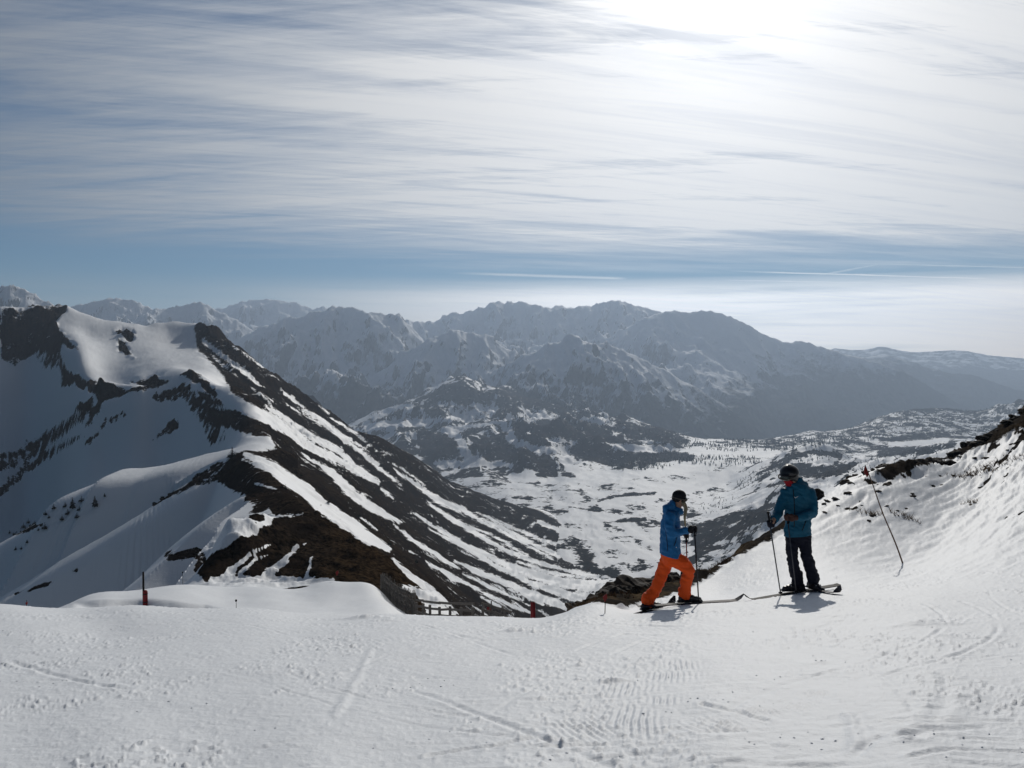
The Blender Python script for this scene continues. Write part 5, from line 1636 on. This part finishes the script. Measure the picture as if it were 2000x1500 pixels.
    ax2 = (top2 - tip2).normalized()
    hb = own(glove(None, 'glove', J(1556, 1011, -.24), J(1546, 1011, -.26), J(1538, 1011, -.27), ax2, M_['brown'], -1))
    hb['label'] = 'brown glove closed over the pole grip'
    g3 = 'skis of the skier in dark trousers'
    tip = Vector((J(1441, 1168).x, d0 - .25, 0)); tip.z = near_z(tip.x, tip.y)
    dv = tip - fl_
    make_ski(fl_ - Vector((0, 0, .035)), math.atan2(dv.y, dv.x), math.atan2(dv.z + .02, math.hypot(dv.x, dv.y)), 1.66, .11, 'ski pointing left, tip curled up, under the standing skier in dark trousers', M_['skitop'], g3, tip=.11)
    h2 = -math.pi / 2 + .12
    q = fr_ + Vector((math.cos(h2), math.sin(h2), 0)) * .8
    make_ski(fr_ - Vector((0, 0, .035)), h2, math.atan2(near_z(q.x, q.y) - fr_.z + .045, .8), 1.5, .11, 'ski pointing at the camera under the standing skier in dark trousers', M_['skitop2'], g3, tip=.10)


orange_skier()
dark_skier()

# ------------------------------------------------------------------ marker poles and posts
def gz(x, y):
    z = near_z(x, y) if y < 148 else -1e9
    if y > 64:
        z = max(z, grid_height(Z2, px2, l2, x, y))
    return z


def stand(px, d):
    x = float(W(px, 1000, d)[0])
    return Vector((x, d, gz(x, d)))


def top_of(px, py, d):
    return Vector(W(px, py, d))


def right_pole():
    b = ground_at(1763, 1101)
    t = Vector(W(1689, 908, b.y + .35))
    root = empty('marker_pole', b, 'long brown pole leaning left with a small red flag, on the right hillside', 'marker pole')
    ax = t - b
    bm = bmesh.new()
    n = 10
    add_tube(bm, [-ax.normalized() * .15] + [ax * (i / n) + Vector((.012 * math.sin(i * .9), 0, 0)) * (0 < i) for i in range(n + 1)], [.017] + [.017 - .0008 * i for i in range(n + 1)], 8)
    from_bm('pole', bm, M_['cane'], root, True)
    bm = bmesh.new()
    p = [ax * .985, ax * .90, ax * .865 + Vector((-.06, .0, .02)), ax * .90 + Vector((-.095, .0, .05)), ax * .955 + Vector((-.045, 0, .01))]
    f = [bm.verts.new(v + Vector((0, -.02, 0))) for v in p]; g_ = [bm.verts.new(v + Vector((0, .02, 0))) for v in p]
    bm.faces.new(f); bm.faces.new(g_[::-1])
    for i in range(5): bm.faces.new((f[i], f[(i + 1) % 5], g_[(i + 1) % 5], g_[i]))
    from_bm('flag', bm, M_['redpaint'], root)
right_pole()


def post_with_pad():
    d = 44.5
    b = stand(279, d); t = top_of(277, 1117, d)
    root = empty('marker_post', b, 'tall dark post with a red pad on its lower half, on the left mound', 'post')
    h = t.z - b.z
    bm = bmesh.new(); add_cyl(bm, (-.03, 0, -.4), (-.03, 0, h), .058, .052, 10); from_bm('post', bm, M_['darkpost'], root, True)
    bm = bmesh.new(); add_tube(bm, [(.055, 0, .05), (.06, 0, h * .46), (.06, 0, h * .49)], [.125, .12, .08], 14)
    from_bm('pad', bm, M_['redpad'], root, True)
    for k in (.16, .38):
        bm = bmesh.new(); add_cyl(bm, (.058, 0, h * k), (.058, 0, h * k + .05), .132, .132, 14)
        from_bm('strap', bm, M_['darkpost'], root)
post_with_pad()


def padded_pole():
    d = 43.
    b = stand(1041, d); t = top_of(1041, 1174, d); h = t.z - b.z
    root = empty('padded_pole', b, 'thick red padded pole rising behind the snow edge right of the fence', 'pole')
    bm = bmesh.new(); add_tube(bm, [(0, 0, .1), (0, 0, h - .08), (0, 0, h - .03)], [.125, .125, .09], 16)
    from_bm('pad', bm, M_['redpad'], root, True)
    bm = bmesh.new(); add_cyl(bm, (0, 0, -.4), (0, 0, .1), .05, .05, 10); from_bm('pole', bm, M_['darkpost'], root, True)
    bm = bmesh.new(); add_cyl(bm, (0, 0, h - .03), (0, 0, h + .01), .055, .045, 12)
    from_bm('cap', bm, M_['white'], root, True)
    bm = bmesh.new(); add_cyl(bm, (0, 0, h * .62), (0, 0, h * .62 + .04), .13, .13, 16)
    from_bm('strap', bm, M_['darkpost'], root)
padded_pole()


def small_marker(px, pyt, d, label, red=True, r=.012, pyb=None, flag=.10):
    b = stand(px, d) if pyb is None else ground_at(px, pyb)
    if pyb is not None: d = b.y
    t = top_of(px, pyt, d); h = max(t.z - b.z, .2)
    root = empty('marker_pole', b, label, 'marker pole')
    bm = bmesh.new(); add_cyl(bm, (0, 0, -.2), (.01, 0, h), r, r * .8, 6); from_bm('pole', bm, M_['darkpost'], root)
    bm = bmesh.new()
    if red:
        k = flag
        P_ = [(0, h - .1 * h - k * .2), (-k * .5, h - .1 * h + k * .2 - k), (0, h - .1 * h - k * 2.0), (k * .62, h - .1 * h - k * .9), (k * .5, h - .1 * h + k * .05)]
        f = [bm.verts.new((x_, -.012, z_)) for x_, z_ in P_]; g_ = [bm.verts.new((x_, .012, z_)) for x_, z_ in P_]
        bm.faces.new(f); bm.faces.new(g_[::-1])
        for i in range(5): bm.faces.new((f[i], f[(i + 1) % 5], g_[(i + 1) % 5], g_[i]))
        from_bm('flag', bm, M_['redpaint'], root)
    else:
        add_ell(bm, (0, 0, h), (flag * .5, flag * .5, flag * .6)); from_bm('cap', bm, M_['darkpost'], root)


small_marker(459, 1173, 43., 'short thin marker pole with a dark knob, right of the shaded snow bank', red=False, r=.015, flag=.11)
small_marker(657, 1112, 58.5, 'thin marker pole with a red flag on the far edge of the snow mound', flag=.19, r=.014)
small_marker(355, 1118, 57., 'faint thin marker pole on the mound below the dark rock hump', red=False, r=.015, flag=.09)
small_marker(48, 1172, 32., 'small red marker just showing over the snow edge at the far left', flag=.07)
small_marker(1181, 1156, 14., 'low red flag marker in front of the dark rocks left of the orange skier', pyb=1198, r=.006, flag=.055)
small_marker(627, 986, 262., 'lone thin pole on the long snow strip above the dark hump', red=False, r=.06, flag=.2)
small_marker(834, 1012, 740., 'distant dark pole among the snow streaks of the flank', red=False, r=.22, flag=.8)


# ------------------------------------------------------------------ wooden snow fences
def fence(label, path, h, pickets, rails, post_every, netting=False, lean=0., sign=None):
    """path: list of (px, d); stands on the ground"""
    P = [stand(px, d) for px, d in path]
    root = empty('snow_fence', P[0], label, 'fence')
    o = P[0]
    L = [0]
    for a, b in zip(P[:-1], P[1:]): L.append(L[-1] + (b - a).length)
    def at(s):
        for i in range(len(P) - 1):
            if s <= L[i + 1] or i == len(P) - 2:
                t = (s - L[i]) / (L[i + 1] - L[i])
                return P[i].lerp(P[i + 1], t) - o
    def ang(s):
        v = at(min(s + .1, L[-1])) - at(max(s - .1, 0)); return math.atan2(v.y, v.x)
    def obj_at(name, me, s, dz=0., tilt=0., tw=0.):
        q = bpy.data.objects.new(name, me); COL.objects.link(q); q.parent = root
        p = at(s); q.location = (p.x, p.y, p.z + dz); q.rotation_euler = (tw, tilt, ang(s)); return q
    bm = bmesh.new(); add_box(bm, (0, 0, h * .5 - .2), (.13, .11, h + .5), bev=.015); m_post = bpy.data.meshes.new('post'); bm.to_mesh(m_post); bm.free(); m_post.materials.append(M_['wood'])
    n = int(L[-1] / post_every)
    for i in range(n + 1):
        obj_at('post', m_post, min(i * post_every, L[-1] - .01), RNG.uniform(-.03, .08), RNG.uniform(-.06, .06), RNG.uniform(-.05, .05))
    for i in range(n):
        a, b = at(i * post_every), at(min((i + 1) * post_every, L[-1] - .01))
        for k in rails:
            bm = bmesh.new()
            dd = (b - a); rz = math.atan2(dd.y, dd.x); ry = -math.atan2(dd.z + RNG.uniform(-.06, .06), math.hypot(dd.x, dd.y))
            add_box(bm, (0, 0, 0), (dd.length + .12, .035, .12), bev=.006)
            q = from_bm('rail', bm, M_['wood'], root)
            m = (a + b) / 2; q.location = (m.x, m.y - .07, m.z + h * k); q.rotation_euler = (0, ry, rz)
    if pickets:
        bm = bmesh.new(); add_box(bm, (0, 0, h * .5), (.055, .025, h * 1.02)); m_p = bpy.data.meshes.new('picket'); bm.to_mesh(m_p); bm.free(); m_p.materials.append(M_['wood'])
        k = int(L[-1] / pickets)
        for i in range(k):
            q = obj_at('picket', m_p, i * pickets + .03, RNG.uniform(-.12, .10), RNG.uniform(-.16, .16) + lean, RNG.uniform(-.10, .10))
            q.location.y -= .10
    if netting:
        bm = bmesh.new()
        s = 0.
        while s < L[-1] - .4:
            a, b = at(s), at(s + .4)
            for k in range(5):
                za, zb = h * (.05 + .18 * k), h * (.05 + .18 * (k + 1))
                off = Vector((0, -.35 + .05 * k, 0))
                add_cyl(bm, a + Vector((0, 0, za)) + off, b + Vector((0, 0, zb)) + off, .010, seg=3, caps=False)
                add_cyl(bm, a + Vector((0, 0, zb)) + off, b + Vector((0, 0, za)) + off, .010, seg=3, caps=False)
            s += .4
        w_ = from_bm('wire_netting', bm, M_['wire'], root); w_['kind'] = 'stuff'
    if sign:
        bm = bmesh.new(); add_box(bm, (0, 0, 0), (.24, .02, .16), bev=.004)
        q = from_bm('sign', bm, M_['redpaint'], root); p = at(sign); q.location = (p.x, p.y - .16, p.z + h * .78); q.rotation_euler = (0, 0, ang(sign))
    return root


FZ = dict(h=1.45)
fence('tangled snow fence of leaning grey pickets running down the edge of the mound', [(744, 60.), (752, 57.), (764, 54.), (778, 51.), (795, 48.5), (812, 46.5)], 1.5, .16, (.3, .62, .88), 1.5, netting=True)
fence('short open post and rail fence of grey wood showing above the snow edge', [(813, 46.3), (838, 45.2), (863, 44.6), (892, 44.), (925, 43.6)], 1.30, None, (.34, .60, .86), .72)
fence('low grey rail fence with a small red sign, left of the red padded pole', [(942, 44.5), (962, 44.2), (990, 44.), (1012, 43.8)], 1.45, .30, (.45, .66, .88), .8, sign=.4)

# ------------------------------------------------------------------ rocks
def rock_mesh(seed, sx, sy, sz, sub=3):
    bm = bmesh.new()
    bmesh.ops.create_icosphere(bm, subdivisions=sub, radius=1)
    off = Vector((seed * 3.7, seed * 1.3, seed * 2.1))
    for v in bm.verts:
        p = v.co.copy()
        k = 1 + .38 * mnoise.noise(p * 1.3 + off) + .20 * mnoise.noise(p * 3.1 + off)
        # flat broken faces
        q = p * k
        c = mnoise.cell(p * 1.6 + off) * .14
        q *= 1 - c
        v.co = Vector((q.x * sx, q.y * sy, q.z * sz))
    me = bpy.data.meshes.new('rock'); bm.to_mesh(me); bm.free()
    return me


def put_rock(px, py, size, label, group, mat='rock', d=None, sub=3, flat=.75):
    if d is None:
        b = ground_at(px, py)
    else:
        x = float(W(px, py, d)[0]); b = Vector((x, d, near_z(x, d)))
    s = size
    me = rock_mesh(RNG.uniform(0, 90), s * RNG.uniform(.9, 1.25), s * RNG.uniform(.8, 1.1), s * flat * RNG.uniform(.85, 1.15), sub)
    me.materials.append(M_[mat])
    o = bpy.data.objects.new('rock', me); COL.objects.link(o)
    o.location = b + Vector((0, 0, s * .12)); o.rotation_euler = (RNG.uniform(-.3, .3), RNG.uniform(-.3, .3), RNG.uniform(0, 6))
    tag(o, label, 'rock', group)
    return o


ORD = ('first second third fourth fifth sixth seventh eighth ninth tenth eleventh twelfth thirteenth fourteenth fifteenth sixteenth seventeenth eighteenth nineteenth twentieth '
       'twenty-first twenty-second twenty-third twenty-fourth twenty-fifth twenty-sixth twenty-seventh twenty-eighth twenty-ninth thirtieth thirty-first thirty-second thirty-third thirty-fourth').split()


def relabel(objs, fmt):
    """label each of a row of look-alikes by its order from the left"""
    for i, o in enumerate(sorted(objs, key=lambda q: q.location.x / q.location.y)):
        o['label'] = fmt % ORD[i]


gA = 'dark rocks along the rim behind the orange skier'
rimA, rimB = [], []
for i, (px, d, s) in enumerate([(1120, 14.2, .12), (1132, 14.4, .16), (1143, 14.7, .14), (1155, 14.8, .20), (1166, 15.2, .17), (1178, 15.1, .22), (1190, 15.4, .30), (1202, 15.7, .26), (1213, 15.9, .36), (1224, 16.2, .30), (1236, 16.3, .38), (1247, 16.6, .32), (1257, 17.0, .36),
                                (1268, 17.2, .30), (1280, 17.5, .26), (1293, 17.8, .33), (1305, 18.1, .28), (1316, 18.3, .24), (1328, 18.7, .22), (1345, 19.0, .18), (1360, 19.5, .16), (1205, 15.1, .16), (1230, 15.5, .18), (1300, 17.2, .18)]):
    o_ = put_rock(px, 1150, s, 'dark broken rock in the rim between the red flag marker and the orange legs' if px < 1290 else 'dark rock on the rim seen between and right of the orange legs', gA if px < 1290 else 'rocks on the rim right of the orange legs', d=d, mat='rock' if i % 4 else 'rocklight')
    (rimA if px < 1290 else rimB).append(o_)
relabel(rimA, '%s rock from the left in the dark rim left of the orange legs')
relabel(rimB, '%s rock from the left on the rim between and right of the orange legs')
gB = 'small dark stones in the wind-furrowed snow of the hillside'
stones = []
for (px, py, s) in [(1462, 1078, .10), (1478, 1066, .12), (1445, 1092, .10), (1510, 1040, .14), (1620, 982, .16), (1632, 975, .12), (1650, 966, .18), (1668, 955, .16), (1606, 990, .14), (1640, 990, .10), (1612, 1000, .10), (1698, 1012, .16), (1706, 1006, .10), (1730, 990, .12),
                    (1760, 1005, .10), (1775, 975, .16), (1790, 965, .12), (1815, 955, .14), (1835, 945, .12), (1860, 930, .18), (1888, 925, .12), (1722, 965, .14), (1740, 950, .15), (1905, 905, .18), (1925, 898, .14), (1960, 880, .16), (1985, 868, .2), (1690, 1020, .08), (1682, 985, .09), (1750, 1012, .07)]:
    stones.append(put_rock(px + RNG.uniform(-8, 8), py + RNG.uniform(-5, 5), s * RNG.uniform(.35, .85), '', gB, mat='rock' if RNG.random() > .35 else 'rocklight', flat=.42))
relabel(stones, '%s small dark stone from the left in the furrowed snow of the hillside')
put_rock(1596, 984, .28, 'dark upright rock just right of the standing skier\'s shoulder', 'rocks beside the standing skier', d=26.5, flat=1.1)
gC = 'dark outcrop rocks along the skyline of the hillside at the right'
outc = []
for i in range(34):
    t = i / 33
    px = 1650 + 370 * t
    xs = [p[0] for p in sky_r]; dd = float(np.interp(px, xs, [p[2] for p in sky_r]))
    outc.append(put_rock(px, 900, (.10 + .24 * RNG.random() ** 1.6 * (.5 + t)), '', gC, d=dd * RNG.uniform(.90, .985), mat='rock' if RNG.random() > .25 else 'rocklight', flat=.5))
relabel(outc, '%s rock from the left in the dark outcrop on the right skyline')

# ------------------------------------------------------------------ small conifers and scrub
def conifer_mesh(h, seed, bushy=.32, tiers=9, stems=1):
    """crown built of many drooping needle fans"""
    r = random.Random(seed)
    bm = bmesh.new()
    for s in range(stems):
        ox, oy = (0, 0) if s == 0 else (r.uniform(-.4, .4) * h, r.uniform(-.2, .2) * h)
        hh = h * (1 if s == 0 else r.uniform(.5, .9))
        for i in range(tiers):
            t = (i + .5) / tiers
            z = hh * (.06 + .92 * t)
            rad = hh * bushy * (1 - t) ** .8 * r.uniform(.75, 1.2) + .03 * hh
            n = max(5, int(11 * (1 - t * .6)))
            for k in range(n):
                a = 2 * math.pi * (k + r.random()) / n
                L = rad * r.uniform(.6, 1.15)
                tip = Vector((ox + math.cos(a) * L, oy + math.sin(a) * L, z - L * .25 + r.uniform(-.02, .05) * hh))
                w = .10 * hh * r.uniform(.6, 1.2) * (1.1 - t)
                sx, sy = -math.sin(a) * w, math.cos(a) * w
                base = Vector((ox, oy, z + .05 * hh))
                mid = base.lerp(tip, .55)
                q = [bm.verts.new(base), bm.verts.new(mid + Vector((sx, sy, -.01 * hh))), bm.verts.new(tip), bm.verts.new(mid + Vector((-sx, -sy, .03 * hh)))]
                bm.faces.new(q)
                q2 = [bm.verts.new(base), bm.verts.new(mid + Vector((0, 0, w * .8))), bm.verts.new(tip), bm.verts.new(mid - Vector((0, 0, w * .6)))]
                bm.faces.new(q2)
    me = bpy.data.meshes.new('crown'); bm.to_mesh(me); bm.free(); me.materials.append(M_['needles'])
    return me


bm = bmesh.new(); add_cyl(bm, (0, 0, -.3), (0, 0, .9), .06, .02, 7)
trunk_me = bpy.data.meshes.new('trunk'); bm.to_mesh(trunk_me); bm.free(); trunk_me.materials.append(M_['bark'])
crowns = [conifer_mesh(1., 5), conifer_mesh(1., 9, .38, 8), conifer_mesh(.8, 13, .60, 6, 3), conifer_mesh(.7, 21, .7, 5, 4)]


def ridge_hit(px, py, dmin, dmax):
    """first point of the ridge mesh seen at a pixel"""
    c = int(np.argmin(np.abs(px2 - px)))
    col = PY2[:, c]; best = 1e9
    for r in range(NR2):
        if col[r] < best:
            best = col[r]
            if best <= py and Y2[r, c] >= dmin: return Vector((X2[r, c], Y2[r, c], Z2[r, c]))
    r = int(np.argmin(np.abs(Y2[:, c] - dmin)))
    return Vector((X2[r, c], Y2[r, c], Z2[r, c]))


def tree(px, py, hpx, kind, label, group=None, name='dwarf_pine'):
    b = ridge_hit(px, py, 200, 600)
    h = hpx / F * b.y
    root = empty(name, b, label, 'tree' if kind < 2 else 'shrub', group, rz=RNG.uniform(0, 6))
    for nm, me in (('crown', crowns[kind]), ('trunk', trunk_me)):
        o = bpy.data.objects.new(nm, me); COL.objects.link(o); o.parent = root
        o.scale = (h, h, h)
    return root


tree(137, 994, 22, 0, 'tallest pointed conifer in the loose row on the shaded spur at the left', name='conifer')
tree(181, 990, 22, 1, 'lone pointed conifer at the right end of the row on the shaded spur', name='conifer')
tree(154, 984, 14, 2, 'wide low bush between the two pointed conifers on the shaded spur')
tree(82, 1034, 15, 3, 'broad dark bush lowest in the slanting row of scrub on the shaded spur')
pines = []
for px, py, h in [(122, 992, 12), (100, 1000, 12), (84, 1009, 11), (149, 999, 11), (127, 1010, 13), (116, 1025, 13), (145, 1015, 12), (49, 1026, 11), (40, 1035, 12), (69, 1042, 8), (46, 1066, 9), (24, 1079, 9), (34, 1074, 8), (200, 978, 8), (62, 1024, 8), (90, 1020, 8), (12, 1046, 8)]:
    pines.append(tree(px, py, h, RNG.choice((1, 2, 2, 3)), 'small dark mountain pine in the scattered scrub on the shaded spur', 'small pines scattered over the shaded spur'))
relabel(pines, '%s small dark pine from the left in the scrub on the shaded spur')
tree(452, 896, 24, 2, 'round dark bush standing alone on the crest where the two spurs begin')
jun = []
for px, py, h in [(556, 958, 12), (548, 965, 10), (700, 1012, 12), (760, 1066, 12), (640, 985, 10), (586, 930, 10), (812, 1100, 12)]:
    jun.append(tree(px, py, h, 3, '', 'juniper scrub beside the snow strips'))
relabel(jun, '%s low juniper bush from the left on brown ground beside the snow strips')


# ------------------------------------------------------------------ far woods: thousands of small conifers
def woods():
    rng = np.random.RandomState(3)
    regs = [([(1190, 905), (1230, 890), (1290, 880), (1340, 886), (1400, 892), (1440, 905), (1400, 912), (1340, 905), (1290, 915), (1230, 920), (1190, 918)], 520, 9),
            ([(1380, 900), (1430, 885), (1470, 893), (1490, 903), (1440, 912)], 120, 8),
            ([(1370, 868), (1420, 858), (1520, 862), (1600, 850), (1650, 842), (1640, 870), (1560, 880), (1450, 882), (1380, 880)], 700, 10),
            ([(1640, 845), (1700, 820), (1780, 800), (1850, 800), (1990, 786), (2040, 800), (1960, 840), (1850, 850), (1700, 862), (1640, 872)], 1300, 9),
            ([(1440, 935), (1500, 905), (1560, 885), (1600, 885), (1640, 895), (1580, 905), (1520, 920), (1470, 945), (1440, 960)], 230, 6.5),
            ([(1600, 925), (1700, 895), (1800, 880), (1860, 870), (1850, 890), (1740, 920), (1640, 940)], 160, 6),
            ([(1080, 800), (1160, 814), (1260, 832), (1320, 846), (1380, 868), (1330, 880), (1240, 855), (1150, 840), (1080, 820)], 650, 9),
            ([(1340, 1000), (1400, 975), (1440, 960), (1430, 985), (1380, 1010)], 60, 5), ([(1055, 1068), (1075, 1062), (1090, 1068), (1080, 1076), (1060, 1076)], 40, 5),
            ([(720, 800), (830, 772), (905, 745), (900, 765), (800, 800), (720, 815)], 260, 7)]
    V, Fc = [], []
    nv = 0
    vis = PY3 < np.minimum.accumulate(np.vstack([np.full((1, NC3), 1e9), PY3[:-1]]), axis=0) + 1.0
    for poly, n, hh in regs:
        ins = (poly_sd(PX3, PY3, poly) > 0) & vis
        idx = np.nonzero(ins.ravel())[0]
        if len(idx) == 0: continue
        # weight by cell area on the picture so that trees do not bunch up close by
        pick = rng.choice(idx, n)
        clump = fbm(X3.ravel()[pick] / 90, Y3.ravel()[pick] / 120, 3, 501)
        for k, cl_ in zip(pick, clump):
            if cl_ < -.12 and rng.rand() < .8: continue
            x = X3.ravel()[k] + rng.uniform(-4, 4); y = Y3.ravel()[k] + rng.uniform(-9, 9); z = Z3.ravel()[k] - .6
            h = hh * rng.uniform(.55, 1.35); r = h * rng.uniform(.17, .27)
            a0 = rng.uniform(0, 6.28)
            for (zb, zt, rr) in ((.08, .62, 1.), (.40, 1., .62)):
                base = [(x + r * rr * math.cos(a0 + j * 1.2566) * rng.uniform(.8, 1.2), y + r * rr * math.sin(a0 + j * 1.2566), z + h * zb) for j in range(5)]
                V += base + [(x, y, z + h * zt)]
                for j in range(5): Fc.append((nv + j, nv + (j + 1) % 5, nv + 5))
                nv += 6
    me = bpy.data.meshes.new('conifer_woods'); me.from_pydata(V, [], Fc); me.update(); me.materials.append(M_['needles'])
    o = bpy.data.objects.new('conifer_woods', me); COL.objects.link(o); o['kind'] = 'stuff'
    tag(o, 'scattered dark conifers on the plateau and hills beyond the valley', 'trees')
woods()


# ------------------------------------------------------------------ crumbs of snow on the piste, dead grass
def crumbs():
    rng = np.random.RandomState(11)
    bm = bmesh.new(); bmesh.ops.create_icosphere(bm, subdivisions=1, radius=1)
    base = np.array([v.co[:] for v in bm.verts]); fc = np.array([[v.index for v in f.verts] for f in bm.faces]); bm.free()
    V, Fc = [], []; nv = 0
    seeds = [(rng.uniform(0, 2000), 1212 + 285 * rng.rand() ** 1.15) for _ in range(24)]
    seeds += [(715, 1207), (1010, 1235), (1800, 1218), (1830, 1220), (1205, 1333), (1130, 1298), (1325, 1398), (1500, 1330), (1620, 1290)]
    for sx, sy in seeds:
        q = ground_hit(sx, sy)
        m = rng.randint(2, 11)
        for _ in range(m):
            x = q[0] + rng.normal(0, .16); y = q[1] + rng.normal(0, .12)
            if y < 2.6: continue
            s = abs(rng.normal(0, .0035)) + .0025
            s = min(s, .0065)
            z = near_z(x, y) + s * .05
            jit = 1 + rng.uniform(-.3, .3, base.shape)
            V.append(base * jit * [s * rng.uniform(.8, 1.5), s, s * .8] + [x, y, z]); Fc.append(fc + nv); nv += len(base)
    V = np.concatenate(V); Fc = np.concatenate(Fc)
    me = bpy.data.meshes.new('snow_crumbs'); me.from_pydata(V.tolist(), [], Fc.tolist()); me.update(); me.materials.append(M_['clod'])
    o = bpy.data.objects.new('snow_crumbs', me); COL.objects.link(o); o['kind'] = 'stuff'
    tag(o, 'loose crumbs of snow scattered over the piste', 'snow')
crumbs()


def grass_tufts():
    rng = np.random.RandomState(17)
    V, Fc = [], []; nv = 0
    spots = [(1930, 916, 60, 1.1), (1910, 932, 40, .8), (1763, 1012, 26, .5), (1700, 1004, 20, .5), (1895, 986, 16, .4), (1880, 935, 26, .7), (1975, 905, 30, .9)]
    for i in range(40): spots.append((rng.uniform(1120, 1420), 0, 18, .5))
    for px, py, n, sp in spots:
        if py == 0:
            d = float(np.interp(px, [p[0] for p in sky_r], [p[2] for p in sky_r])) * rng.uniform(.96, 1.0)
            q = W(px, 1000, d)
        else:
            q = ground_hit(px, py)
        for _ in range(n):
            x = q[0] + rng.normal(0, sp * .5); y = q[1] + rng.normal(0, sp * .35); z = near_z(x, y) - .01
            for b in range(5):
                h = rng.uniform(.05, .14) * (1.3 if py else .8); a = rng.uniform(0, 6.28); ln = rng.uniform(.3, .9) * h; w = .006
                tx, ty = x + math.cos(a) * ln, y + math.sin(a) * ln
                V += [(x - w, y, z), (x + w, y, z), (tx, ty, z + h)]; Fc.append((nv, nv + 1, nv + 2)); nv += 3
    me = bpy.data.meshes.new('dead_grass'); me.from_pydata(V, [], Fc); me.update()
    me.materials.append(simple_mat('dead_grass', (.20, .14, .085), .9, .1, nscale=5, namt=.4))
    o = bpy.data.objects.new('dead_grass', me); COL.objects.link(o); o['kind'] = 'stuff'
    tag(o, 'dry brown grass showing through the snow of the right hillside', 'grass')
grass_tufts()
